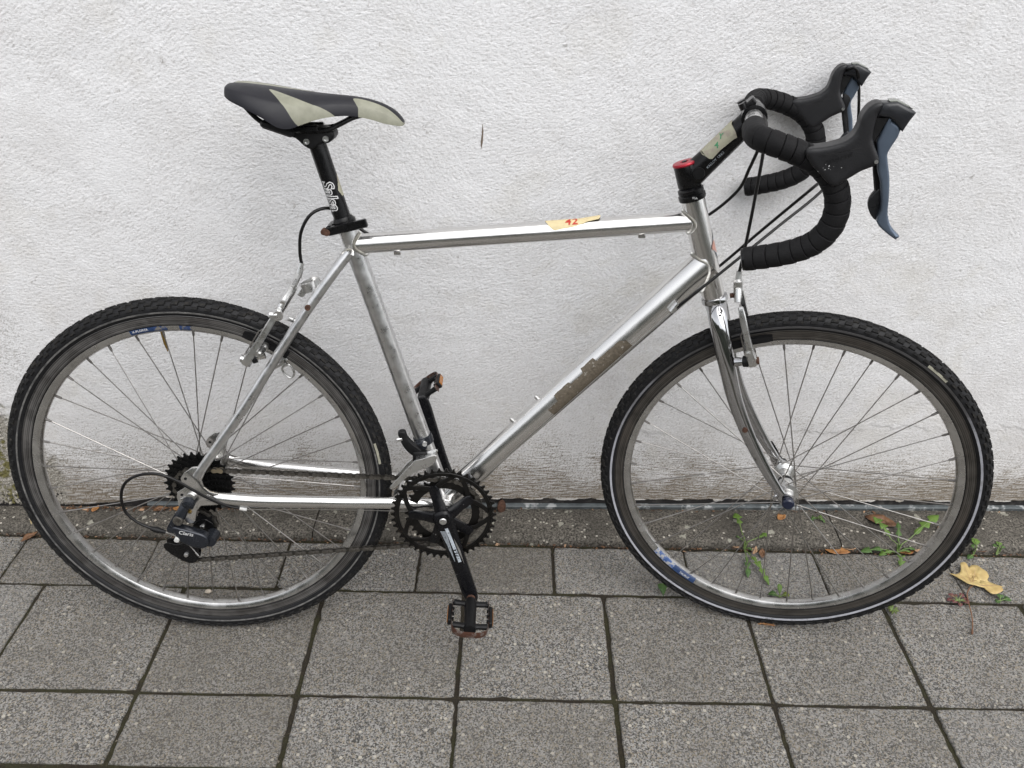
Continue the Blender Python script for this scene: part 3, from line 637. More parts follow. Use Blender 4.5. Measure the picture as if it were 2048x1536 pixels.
tube_weld(Q(862, 0, 737), dtd, (0.0290, 0.0195), (-0.7, 0, 0.7), None, 0, cyl=(Q(849, 0, 863), hd, 0.0192, 1))
tube_weld(Q(318, 0, 785.5), ttd, (0.0172, 0.0152), (0, 0, 1), None, 0, cyl=(Q(442, 0, 300), std, 0.0157, -1))
for s in (1, -1):
    weld([Q(292 + 10 * math.cos(t) * 0.9, s * (15 + 6 * math.sin(t)), 771 + 10 * math.sin(t + 0.6)) for t in np.linspace(0, 2 * math.pi, 9)[:-1]], 0.0024)
# bottle and cable bosses, cable stops, eyelets
for (u, v) in ((608, 511), (565, 466)):
    mb = MB(); dv = Vector((-0.69, 0, 0.72)); c = Vector(Q(u, 0, v)) - dv * 0.003; mb.cyl(c, c + dv * 0.005, 0.0035, 12); mb.cyl(c + dv * 0.005, c + dv * 0.007, 0.0025, 10); mb.build('bottle_boss', 'silver', frame)
for (u, v) in ((372, 771.5), (770, 805)):
    mb = MB(); mb.box(Q(u, 6, v), (0.012, 0.006, 0.005), bev=0.001); mb.build('cable_guide', 'alu', frame)
for s in (1, -1):
    mb = MB(); a = Vector(Q(826, s * 26, 684)); dd = Vector((0.55, 0, 0.83)).normalized(); mb.cyl(a, a + dd * 0.018, 0.0055, 14); mb.build('cable_stop', 'silver', frame)
mb = MB(); mb.cyl(Q(228, 43, 690), Q(228, 47.5, 690), 0.0046, 14); mb.build('rack_boss', 'rust', frame)
mb = MB(); mb.cyl(Q(200, 30, 663), Q(192, 34, 668), 0.0045, 12); mb.build('stay_bolt', 'silver', frame)
# worn, scratched patch low on the down tube, dark reflection painted in
def on_tube(p0, p1, ra, rb, up, bow=0.0004):
    """map (s along in metres, angle) to a point just proud of an elliptical tube"""
    p0 = Vector(p0); p1 = Vector(p1); a = (p1 - p0).normalized(); u_ = Vector(up); u_ = (u_ - a * u_.dot(a)).normalized(); b_ = a.cross(u_)
    if b_.y > 0: b_ = -b_                                           # b_ points to the bicycle's right (towards -y)
    L0 = (p1 - p0).length
    def f(s, th):
        t = s / L0; A = ra if not isinstance(ra, tuple) else ra[0] + (ra[1] - ra[0]) * t; B = rb if not isinstance(rb, tuple) else rb[0] + (rb[1] - rb[0]) * t
        return p0 + a * s + u_ * ((A + bow) * math.cos(th)) + b_ * ((B + bow) * math.sin(th))
    return f
def patch_on(name, fn, outline, mat, parent, fill=10):
    """flat sticker wrapped on a tube: outline in (s, th) is a list of (s, th_low, th_high)"""
    mb = MB(); vs = []; fs = []
    for s, a, b in outline:
        for i in range(fill + 1): vs.append(fn(s, a + (b - a) * i / fill))
    k = fill + 1
    for j in range(len(outline) - 1):
        for i in range(fill): fs.append((j * k + i, j * k + i + 1, (j + 1) * k + i + 1, (j + 1) * k + i))
    mb.add(vs, fs); return mb.build(name, mat, parent, smooth=60)
dt_fn = on_tube(Q(560, 0, 423), Q(860, 0, 735), (0.0226, 0.0288), (0.0201, 0.0221), (-0.7, 0, 0.7), 0.0005)
HP = math.pi / 2
prof = []
for s in np.linspace(0.100, 0.285, 80):
    t = (s - 0.100) / 0.185
    lo, hi = HP - 0.38, HP + 0.66
    if t < 0.13: lo += 0.30
    elif t < 0.34: lo -= 0.22
    elif 0.50 < t < 0.66: lo -= 0.34
    elif t > 0.80: lo += 0.02
    if t > 0.95: lo += (t - 0.95) * 6
    lo += 0.015 * math.sin(t * 60) + random.gauss(0, 0.006); hi += 0.03 * math.sin(t * 43 + 1)
    prof.append((s, lo, hi))
patch_on('glue_residue', dt_fn, prof, 'glue', frame, 8)
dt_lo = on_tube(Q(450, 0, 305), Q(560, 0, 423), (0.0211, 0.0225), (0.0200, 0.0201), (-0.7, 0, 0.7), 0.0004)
patch_on('scuff_reflection', dt_lo, [(s, 0.95 + random.gauss(0, 0.06) + 2.2 * max(0, (s - 0.055) / 0.02) ** 2 * 0.1, 1.9 + random.gauss(0, 0.10) - 2.0 * max(0, (s - 0.05) / 0.03) ** 2 * 0.2) for s in np.linspace(0.028, 0.070, 40)], pbr('scuffed_aluminium_reflection', (0.16, 0.165, 0.19), 0.3, 1.0, 0.4, 140, 0.1, tint=(0.6, 0.6, 0.6), tscale=190, tlo=0.52, thi=0.6), frame, 8)  # worn spot whose dark tone is a reflection put into the colour
# head badge
hd_fn = on_tube(Q(849, 0, 863), Q(900, 0, 708), 0.019, 0.019, (1, 0, 0), 0.0006)
def diamond(s0, s1, th0, th1):
    return [(s0 + (s1 - s0) * t, (th0 + th1) / 2 - (th1 - th0) / 2 * (1 - abs(2 * t - 1)) , (th0 + th1) / 2 + (th1 - th0) / 2 * (1 - abs(2 * t - 1))) for t in np.linspace(0.02, 0.98, 12)]
patch_on('head_badge', hd_fn, diamond(0.052, 0.108, -0.78, 0.95), 'grey_print', frame, 10)
hd_fn2 = on_tube(Q(849, 0, 863), Q(900, 0, 708), 0.019, 0.019, (1, 0, 0), 0.0010)
patch_on('head_badge_wing', hd_fn2, [(0.070, 0.42, 0.55), (0.076, 0.35, 0.90), (0.081, 0.2, 0.98), (0.083, 0.35, 0.95), (0.092, 0.25, 0.45)], 'pink_sticker', frame, 10)

# ---- seat post, clamp collar, saddle
pA, pB = Vector(Q(289, 0, 816)), Vector(Q(254, 0, 945)); pd_ = (pB - pA).normalized()
post = MB().cyl(pA - pd_ * 0.012, pB, 0.0137, 28).build('seat_post', 'black', bike)
p_fn = on_tube(pA, pB, 0.0137, 0.0137, (1, 0, 0), 0.00035); p_fn2 = on_tube(pA, pB, 0.0137, 0.0137, (1, 0, 0), 0.0006)
LEN = 0.0137
def salsa(fn): return lambda x, y: fn(0.052 - x, HP + 0.30 - y / LEN)
lettering('lettering', 'Salsa', 0.0265, salsa(p_fn), 'white_print', post, 0.25, 0.0012, 0.95)
lettering('lettering', 'Salsa', 0.0265, salsa(p_fn2), 'black', post, 0.25, -0.0003, 0.95)
patch_on('lettering_underline', p_fn, [(s, HP + 0.30 + 0.72, HP + 0.30 + 0.80) for s in np.linspace(0.028, 0.082, 6)], 'white_print', post, 2)
patch_on('tape_scrap', p_fn, [(0.046, -0.5, 0.45), (0.056, -0.5, 0.78), (0.062, -0.5, 0.62), (0.080, -0.4, 0.05)], 'maskingtape_grey', post, 6)
patch_on('tape_scrap', p_fn, [(0.020, math.pi * 0.86, math.pi * 1.2), (0.034, math.pi * 0.92, math.pi * 1.2), (0.040, math.pi * 1.0, math.pi * 1.2)], 'maskingtape_grey', post, 4)
collar = MB(); cd = pd_; c0 = Vector(Q(290.5, 0, 812))
collar.lathe([(0.0155, 0.0), (0.0192, 0.001), (0.0192, 0.012), (0.0172, 0.014), (0.0150, 0.0175), (0.0142, 0.0178)], c0, cd, 28)
co = collar.build('seat_clamp', 'black', bike)
rotc = Matrix.Rotation(-math.atan2(15, 62), 3, 'Y')
m2 = MB(); m2.box(Q(296, 21, 817), (0.066, 0.010, 0.0135), rotc, 0.0015); m2.build('clamp_lever', 'black', co)
m2 = MB(); m2.cyl(Q(268, 18, 811), Q(268, -18, 811), 0.0075, 14); m2.build('clamp_pivot', 'black', co)
m2 = MB(); m2.cyl(Q(264, 25, 809), Q(264, 27.5, 809), 0.0055, 12); m2.cyl(Q(258, 8, 808), Q(258, 20, 808), 0.005, 10); m2.build('clamp_bolt', 'rust', co)

def poly_sd(px, py, poly):
    """signed distance to a polygon (positive inside)"""
    d = 1e9; ins = False; n = len(poly)
    for i in range(n):
        (x0, y0), (x1, y1) = poly[i], poly[(i + 1) % n]; ex, ey = x1 - x0, y1 - y0
        t = max(0, min(1, ((px - x0) * ex + (py - y0) * ey) / (ex * ex + ey * ey + 1e-12))); d = min(d, math.hypot(px - x0 - ex * t, py - y0 - ey * t))
        if (y0 > py) != (y1 > py) and px < (x1 - x0) * (py - y0) / (y1 - y0) + x0: ins = not ins
    return d if ins else -d
def saddle_build():
    # stations from tail to nose: u, half width, top height, shoulder drop, skirt height (lower edge), hollow in the middle
    st = [(131, 18, 1023, 3, 1017, 0), (134, 43, 1030, 5, 1014, 2.5), (145, 57, 1032, 8, 1008, 3.0), (165, 67, 1031, 11, 1000, 2.6), (190, 71, 1028, 15, 988, 2.0), (212, 69, 1024.5, 17, 974, 1.5), (228, 64, 1022, 18, 971, 1.0),
          (245, 55, 1019.5, 17, 976, 0.6), (265, 42, 1017, 15, 982, 0.4), (290, 31, 1015, 12, 986, 0.3), (315, 25, 1013, 11, 986, 0.2), (340, 22, 1009, 11, 982, 0.1), (362, 21, 1002, 11, 976, 0), (378, 19, 993, 9, 973, 0), (387, 14, 984, 5, 972, 0), (390.5, 7, 978.5, 2, 973, 0)]
    st = spline(st, 7)
    mb = MB(); nn = 56; rings = []; sd = []
    flash = spline([(197, 0.33), (222, 0.40), (246, 0.52), (270, 0.70), (293, 1.1), (250, 1.1), (222, 0.66)], 5, True); nose = spline([(317, 0.32), (345, 0.33), (370, 0.40), (388, 0.62), (394, 1.1), (331, 1.15), (324, 0.7)], 5, True)
    flash = [(u, a * 60) for u, a in flash]; nose = [(u, a * 60) for u, a in nose]
    for u, hw, zt, dr, zb, hol in st:
        ring = []
        for i in range(nn + 1):
            t = -1 + 2 * i / nn; a = abs(t)
            if a < 0.62:
                q = a / 0.62; w = hw * 0.86 * q; z = zt - dr * q ** 2.4 - hol * (1 - q) ** 2
            else:
                q = (a - 0.62) / 0.38; w = hw * (0.86 + 0.14 * math.sin(q * math.pi / 2)); z = (zt - dr) + (zb - (zt - dr)) * q ** 1.25
            ring.append((u, math.copysign(w, t) if a > 1e-9 else 0, z))
            cw = math.copysign(w, t); tail = min(u - 138, 17 * (1 - (u - 138) / 125) - abs(cw + 4))
            sd.append(max(poly_sd(u, a * 60, flash), poly_sd(u, a * 60, nose), tail))
        rings.append(ring)
    vs = []; fs = []; k = nn + 1
    for r in rings: vs += [Q(*p) for p in r]
    for j in range(len(rings) - 1):
        for i in range(nn): fs.append((j * k + i, (j + 1) * k + i, (j + 1) * k + i + 1, j * k + i + 1))
    fs.append(tuple(range(k))); fs.append(tuple((len(rings) - 1) * k + i for i in range(k - 1, -1, -1)))
    mb.add(vs, fs); return mb, sd
def saddle_material():
    """two vinyls: the printed flashes are where the mesh value 'flash' is positive"""
    m = pbr('saddle_two_tone_vinyl', (0.012, 0.012, 0.016), 0.46, 0, 0.1, 60, 0.05, 0.12, 900, spec=0.32); nt = m.node_tree; b = nt.nodes['Principled BSDF']
    src = b.inputs['Base Color'].links[0].from_socket
    at = nt.nodes.new('ShaderNodeAttribute'); at.attribute_name = 'flash'
    tc = nt.nodes.new('ShaderNodeTexCoord'); g = mix(nt, ramp(nt, noise(nt, tc.outputs['Object'], 45, 3, 0.6), 0.35, 0.7), (0.275, 0.275, 0.215), (0.22, 0.22, 0.17))
    nt.links.new(mix(nt, ramp(nt, at.outputs['Fac'], -0.3, 0.3), src, g), b.inputs['Base Color']); return m
sm_, sdv = saddle_build(); saddle = sm_.build('saddle', saddle_material(), bike, smooth=60)
fa_ = saddle.data.attributes.new('flash', 'FLOAT', 'POINT'); fa_.data.foreach_set('value', np.array(sdv, np.float32))
m2 = MB()
for s in (1, -1):
    m2.tube([Q(*p) for p in spline([(160, s * 34, 998), (178, s * 30, 978), (205, s * 24, 966), (245, s * 22, 963.5), (276, s * 22, 965.5), (292, s * 20, 972), (318, s * 15, 984), (350, s * 10, 990)], 5)], 0.0036, 10)
m2.build('saddle_rail', 'black', saddle)
m2 = MB(); m2.box(Q(205, 0, 968), (0.05, 0.085, 0.012), Matrix.Rotation(R(18), 3, 'Y'), 0.003); m2.build('saddle_base', 'black_matte', saddle)
head = MB(); pillow(head, spline([(206, 966), (208, 957), (226, 952), (238, 941), (250, 936), (262, 944), (276, 946), (285, 955), (282, 964), (262, 969), (235, 970)], 4, True), 0, 20, 3); hd_o = head.build('post_head', 'black_matte', bike, smooth=40)
for (u, v) in ((243, 947.5), (272.5, 952)):
    m2 = MB(); m2.lathe([(0.0001, 0), (0.0022, 0.0), (0.0024, 0.002), (0.0046, 0.002), (0.0046, -0.002), (0.0001, -0.002)], Q(u, 20.5, v), (0, -1, 0), 16); m2.build('head_bolt', 'silver', hd_o)
m2 = MB(); m2.box(Q(240, 22, 966), (0.046, 0.012, 0.010), Matrix.Rotation(R(-3), 3, 'Y'), 0.002); m2.build('rail_clamp', 'black', hd_o)
m2 = MB(); m2.box(Q(240, -22, 966), (0.046, 0.012, 0.010), Matrix.Rotation(R(-3), 3, 'Y'), 0.002); m2.build('rail_clamp', 'black', hd_o)

# ---- headset, fork
def axp(v): return (849 - (v - 863) * 52 / 155.0, 0, v)           # a point on the steering axis (u, w, v)
hax = (Vector(Q(*axp(900))) - Vector(Q(*axp(700)))).normalized()
mb = MB(); c = Vector(Q(*axp(866)))
mb.lathe([(0.0185, -0.001), (0.0212, 0.0), (0.0218, 0.003), (0.0218, 0.008), (0.0196, 0.0095), (0.0196, 0.011), (0.0206, 0.012), (0.0206, 0.017), (0.0172, 0.0195), (0.0150, 0.020)], c, hax, 32); hs_o = mb.build('headset', 'black', bike)
lettering('lettering', 'FSA', 0.005, lambda x, y: tuple(c + hax * (0.0055 + y) + (Vector((1, 0, 0)) * (math.sin(x / 0.0218) * 0.0222) + Vector((0, -1, 0)) * (math.cos(x / 0.0218) * 0.0222))), 'white_print', hs_o)
mb = MB(); c2 = Vector(Q(*axp(703))); mb.lathe([(0.0185, 0.001), (0.0215, 0.0), (0.0222, -0.003), (0.0222, -0.008), (0.0202, -0.0105), (0.016, -0.012)], c2, hax, 32); mb.build('crown_race', 'chrome', bike)

fork = empty('fork', bike); steered(fork)
mb = MB(); mb.tube([Q(*axp(697)), Q(*axp(686)), Q(*axp(668))], [0.0172, 0.0182, 0.0150], 24); mb.build('fork_crown', 'chrome', fork)
for s in (1, -1):
    pts = spline([(906, s * 8, 690), (911, s * 22, 682), (917, s * 33, 664), (925, s * 40, 638), (938, s * 46, 598), (956, s * 49.5, 545), (978, s * 51.5, 496), (1004, s * 53, 448), (1033, s * 54, 402), (1056, s * 55, 370), (1068, s * 55.5, 356)], 4)
    k = len(pts); rr_ = []
    for i in range(k):
        t = i / (k - 1)
        a = np.interp(t, [0, 0.12, 0.3, 0.5, 0.75, 1], [15, 16.5, 15.5, 13.2, 10.5, 7.2]); b = np.interp(t, [0, 0.12, 0.3, 0.6, 1], [13, 13.5, 11.5, 9.2, 6.0]); rr_.append((a / 1000, b / 1000))
    mb = MB(); mb.tube([Q(*p) for p in pts], rr_, 22, up=(1, 0, 0.3)); mb.build('fork_blade', 'chrome', fork, smooth=60)
    mb = MB(); pillow(mb, spline([(1058, 372), (1052, 360), (1062, 344), (1070, 334), (1084, 332), (1092, 342), (1088, 354), (1074, 360)], 3, True), s * 55.5, 2.8, 1.0, 2); mb.build('fork_end', 'chrome', fork)
    mb = MB(); mb.cyl(Q(984, s * 58, 484), Q(984, s * 63, 484), 0.0048, 14); mb.cyl(Q(984, s * 63, 484), Q(984, s * 64, 484), 0.003, 10); mb.build('rack_boss', 'rust' if s > 0 else 'silver', fork)
mb = MB(); mb.cyl(Q(1056, 58, 349), Q(1056, 61, 349), 0.004, 12); mb.build('mudguard_eyelet', 'chrome', fork)

# ---- stem
stem = empty('stem', bike); steered(stem)
c3 = Vector(Q(*axp(885)))
mb = MB(); mb.lathe([(0.0175, 0), (0.0184, 0.002), (0.0184, 0.034), (0.0178, 0.036)], c3, hax, 32); mb.build('steerer_clamp', 'black', stem)
c4 = c3 + hax * 0.036
mb = MB(); mb.lathe([(0.0160, -0.001), (0.0192, 0.0), (0.0196, 0.002), (0.0186, 0.0042), (0.0150, 0.0048), (0.0065, 0.0048), (0.006, 0.0036), (0.0001, 0.0036)], c4, hax, 32); cap = mb.build('top_cap', 'red_cap', stem)
mb = MB(); mb.lathe([(0.0001, 0.0), (0.0036, 0.0), (0.0040, 0.0028), (0.0001, 0.0028)], c4 + hax * 0.003, hax, 12); mb.build('cap_bolt', 'black', cap)
ex0, ex1 = Q(842, 0, 902), Q(922, 0, 995)
mb = MB(); mb.tube([ex0, Q(860, 0, 923), Q(905, 0, 975), ex1], [(0.0205, 0.0175), (0.0192, 0.0165), (0.0172, 0.0155), (0.0172, 0.0165)], 26, up=(-0.75, 0, 0.65)); mb.build('stem_extension', 'black', stem)
mb = MB(); mb.cyl(Q(853, 17, 911), Q(853, 20.5, 911), 0.0095, 20, 0.0088); mb.build('bolt_cover', 'black_matte', stem)
mb = MB(); mb.lathe([(0.013, -0.021), (0.0190, -0.020), (0.0190, 0.020), (0.013, 0.021)], Q(924, 0, 998), (0, 1, 0), 28); mb.build('bar_clamp', 'black', stem)
mb = MB(); mb.cyl(Q(908, -8, 1009), Q(902, -8, 1018), 0.006, 12); mb.cyl(Q(908, 10, 1009), Q(903, 10, 1017), 0.006, 12); mb.box(Q(915, 0, 1016), (0.02, 0.03, 0.010), Matrix.Rotation(R(-45), 3, 'Y'), 0.002); mb.build('clamp_bolt', 'black', stem)
st_fn = on_tube(ex0, ex1, 0.0180, 0.0160, (-0.75, 0, 0.65), 0.0012); st_fn2 = on_tube(ex0, ex1, 0.0180, 0.0160, (-0.75, 0, 0.65), 0.0016)
patch_on('stem_tape', st_fn, [(0.036, -0.5, 0.75), (0.040, -0.5, 1.45), (0.043, -0.5, 1.62), (0.060, -0.5, 1.55), (0.085, -0.5, 1.66), (0.090, -0.5, 1.75), (0.094, -0.5, 1.35), (0.097, -0.5, 0.55), (0.100, -0.5, 0.2)], 'maskingtape_grey', stem, 10)
def stem_ink(s0, th0, rot):
    def f(x, y):
        xx = x * math.cos(rot) - y * math.sin(rot); yy = x * math.sin(rot) + y * math.cos(rot)
        return st_fn2(s0 + xx, th0 - yy / 0.0175)
    return f
lettering('lettering', '4', 0.013, stem_ink(0.061, 1.05, -0.75), 'ink_green', stem, 0, 0.0002)
lettering('lettering', 'Y', 0.013, stem_ink(0.074, 0.72, -0.75), 'ink_green', stem, 0, 0.0002)
lettering('lettering', 'KALLOY  UNO', 0.0052, lambda x, y: st_fn2(0.045 + x, 1.86 - y / 0.0175), 'grey_print', stem)

# ---- handlebar with wrapped tape
bar = empty('handlebar', bike); bar_steered(bar)
HWD = 205
def bar_path(s):
    return [(924, s * 18, 998), (924, s * 60, 998), (924, s * 120, 998.5), (926, s * 160, 999), (934, s * 186, 999), (953, s * 200, 996), (979, s * 206, 989), (1003, s * 208, 979), (1022, s * 209, 964), (1035, s * 209, 944), (1040, s * 209, 919), (1035, s * 209, 894), (1020, s * 209, 874), (996, s * 209, 860), (966, s * 209, 850), (934, s * 209, 842)]
mb = MB(); mb.tube([Q(924, -110, 998.4), Q(924, -34, 998), Q(924, -28, 998), Q(924, 28, 998), Q(924, 34, 998), Q(924, 110, 998.4)], [0.0125, 0.0125, 0.0131, 0.0131, 0.0125, 0.0125], 24); mb.build('bar_centre', 'silver', bar)
def wrapped(s):
    P = [Vector(Q(*p)) for p in spline(bar_path(s), 24)]
    L_ = [0]
    for a, b in zip(P, P[1:]): L_.append(L_[-1] + (b - a).length)
    L_ = np.array(L_); tot = L_[-1]
    def at(d):
        d = min(max(d, 0), tot); i = min(int(np.searchsorted(L_, d, side='right')) - 1, len(P) - 2)
        t = (d - L_[i]) / max(L_[i + 1] - L_[i], 1e-9); return P[i].lerp(P[i + 1], t)
    n = 20; rings = []; d = 0.080; r0 = 0.0158; k = 0
    up0 = Vector((0, 0, 1)); nrm = None
    while d < tot - 0.004:
        pitch = random.uniform(0.0135, 0.0175)
        for f, dr in ((0.0, -0.0012), (0.07, 0.0008), (0.4, 0.0009), (0.8, 0.0004), (0.94, 0.0001), (1.0, -0.0012)):
            dd = min(d + pitch * f, tot)
            T = (at(dd + 0.002) - at(dd - 0.002)).normalized()
            nrm = (up0 - T * up0.dot(T)).normalized() if nrm is None else (nrm - T * nrm.dot(T)).normalized()
            bi = T.cross(nrm); rr2 = r0 + dr
            ring = []
            for j in range(n):
                a = 2 * math.pi * j / n
                q = at(dd + 0.0042 * math.sin(a + k * 0.0) * (1 if f < 1 else 1)); ring.append(q + (nrm * math.cos(a) + bi * math.sin(a)) * rr2)
            rings.append(ring)
        d += pitch; k += 1
    mb = MB(); mb.rings(rings); o = mb.build('bar_tape', 'tape', bar, smooth=28)
    e = P[-1]; T = (P[-1] - P[-2]).normalized()
    m2 = MB(); m2.lathe([(0.0150, -0.004), (0.0158, 0.0), (0.0150, 0.003), (0.010, 0.0042), (0.0001, 0.0042)], e, T, 20); m2.build('bar_end_plug', 'black', bar)
    return o
wrapped(1); wrapped(-1)

# ---- brake and shift levers
def soften(o, voxel, it):
    """melt a block-cut shape into a rounded moulded body"""
    a = o.modifiers.new('skin', 'REMESH'); a.mode = 'VOXEL'; a.voxel_size = voxel; a.use_smooth_shade = True
    b = o.modifiers.new('melt', 'SMOOTH'); b.factor = 0.5; b.iterations = it; return o
Qb, pillow_b = Q, pillow
def controls(s):
    c = empty('brake_lever', bike); bar_steered(c)
    W0 = s * 211
    def Q(u, w, v): return Qb(u + 8, w, v - 1.5)
    def pillow(mb, poly, w0, hw, rnd, steps=3): return pillow_b(mb, [(u + 8, v - 1.5) for u, v in poly], w0, hw, rnd, steps)
    hood = spline([(978, 998), (1000, 1003), (1020, 1010), (1031, 1019), (1035, 1031), (1036, 1041), (1042, 1053), (1051, 1059), (1058, 1058), (1054, 1045), (1053, 1022), (1057, 1010), (1066, 994), (1066, 986), (1049, 977), (1033, 964), (1022, 955), (1013, 958), (1000, 970), (986, 983)], 3, True)
    mb = MB(); mb.rings([[Q(u, W0 + o_, v) for u, v in hood] for o_ in (-19.5, -10, 0, 10, 19.5)]); ho = mb.build('hood', 'hood', c, smooth=None); soften(ho, 0.0022, 14)
    cap_ = [(1056, 1058.5), (1064, 1059), (1074, 1060), (1086, 1055), (1096.5, 1049), (1091, 1038), (1086, 1026), (1076, 1035), (1068, 1041), (1053, 1043)]
    mb = MB(); pillow(mb, cap_, W0, 15.5, 4.5, 3); mb.build('lever_body', 'lever_cap', c, smooth=50)
    mb = MB(); pillow(mb, [(1064, 1060.6), (1072, 1062), (1084, 1057.4), (1092, 1052.5), (1080, 1056), (1068, 1057)], W0, 10, 1, 1); mb.build('lever_window', 'smoke_cap', c, smooth=40)
    mb = MB(); pillow(mb, [(1053, 1041), (1068, 1041), (1058, 1014), (1054, 1002), (1052, 1012)], W0, 12, 1.0, 1); mb.build('lever_block', 'black_matte', c, smooth=40)
    Rr = [(1067, 1041), (1084, 1028), (1076, 1002), (1077, 992), (1084, 970), (1089, 944), (1092, 924), (1100, 908), (1112, 897)]
    Ll = [(1108, 892.5), (1094, 901), (1081, 913), (1082.5, 930), (1075.5, 961), (1068.5, 978), (1063, 1000), (1060, 1012)]
    blade = spline(Rr, 3) + spline(Ll, 3)
    mb = MB(); pillow(mb, blade, W0 + s * 4, 8.5, 3.4, 4); mb.build('lever_blade', 'lever', c, smooth=60)
    pad = spline([(1079, 954), (1070, 944), (1068, 932), (1073, 920), (1081, 912), (1086, 916), (1084, 935)], 3, True)
    mb = MB(); pillow(mb, pad, W0 - s * 8, 5.5, 2.5, 3); mb.build('shift_paddle', 'lever_cap', c, smooth=60)
    mb = MB(); mb.tube([Q(*p) for p in ((1062, W0 - s * 4, 1002), (1070, W0 - s * 8, 972), (1077, W0 - s * 9, 948))], [(0.004, 0.003)] * 3, 8); mb.build('shift_arm', 'black_matte', c)
    mb = MB(); pillow(mb, spline([(1060, 1012), (1073, 1006), (1071, 990), (1077, 968), (1083, 940), (1078, 926), (1073, 952), (1064, 982)], 3, True), W0 - s * 6.5, 3.2, 1.0, 2); mb.build('lever_back_plate', 'black_matte', c, smooth=50)
    mb = MB(); mb.cyl(Q(1063, W0 - 20, 990), Q(1063, W0 + 20, 990), 0.0024, 12); mb.build('lever_pin', 'silver', c)
    for e_ in (1, -1):
        mb = MB(); mb.tube(spline([Q(984, W0 + e_ * 18.8, 990), Q(1000, W0 + e_ * 19.2, 993), Q(1024, W0 + e_ * 19.2, 1000), Q(1046, W0 + e_ * 19.0, 1007), Q(1056, W0 + e_ * 17.5, 1008)], 5), 0.00045, 6); mb.build('hood_seam', 'cable', c, smooth=60)
    if s > 0:                                                     # scuffs on the rubber
        for i in range(11):
            u = random.gauss(1006, 9); v = 979 + (u - 1006) * 0.05 + random.gauss(0, 3.5); mb = MB(); rr3 = random.uniform(0.25, 0.65)
            mb.add([Q(u + rr3 * math.cos(a) * random.uniform(0.7, 2.0), W0 + 19.75, v + rr3 * math.sin(a) * random.uniform(0.6, 1.2)) for a in np.linspace(0, 2 * math.pi, 7)[:-1]], [tuple(range(6))]); mb.build('scuff', 'white_print', c, smooth=None)
        for i in range(18):
            u = 1003 + i * 1.75; v = 987 + i * 0.75; mb = MB(); pillow(mb, [(u, v), (u + 0.6, v), (u + 1.5, v - 5), (u + 0.9, v - 5)], W0 + 19.6, 0.5, 0.1, 1); mb.build('grip_rib', 'hood', c, smooth=None)
    return c
controls(1); controls(-1)

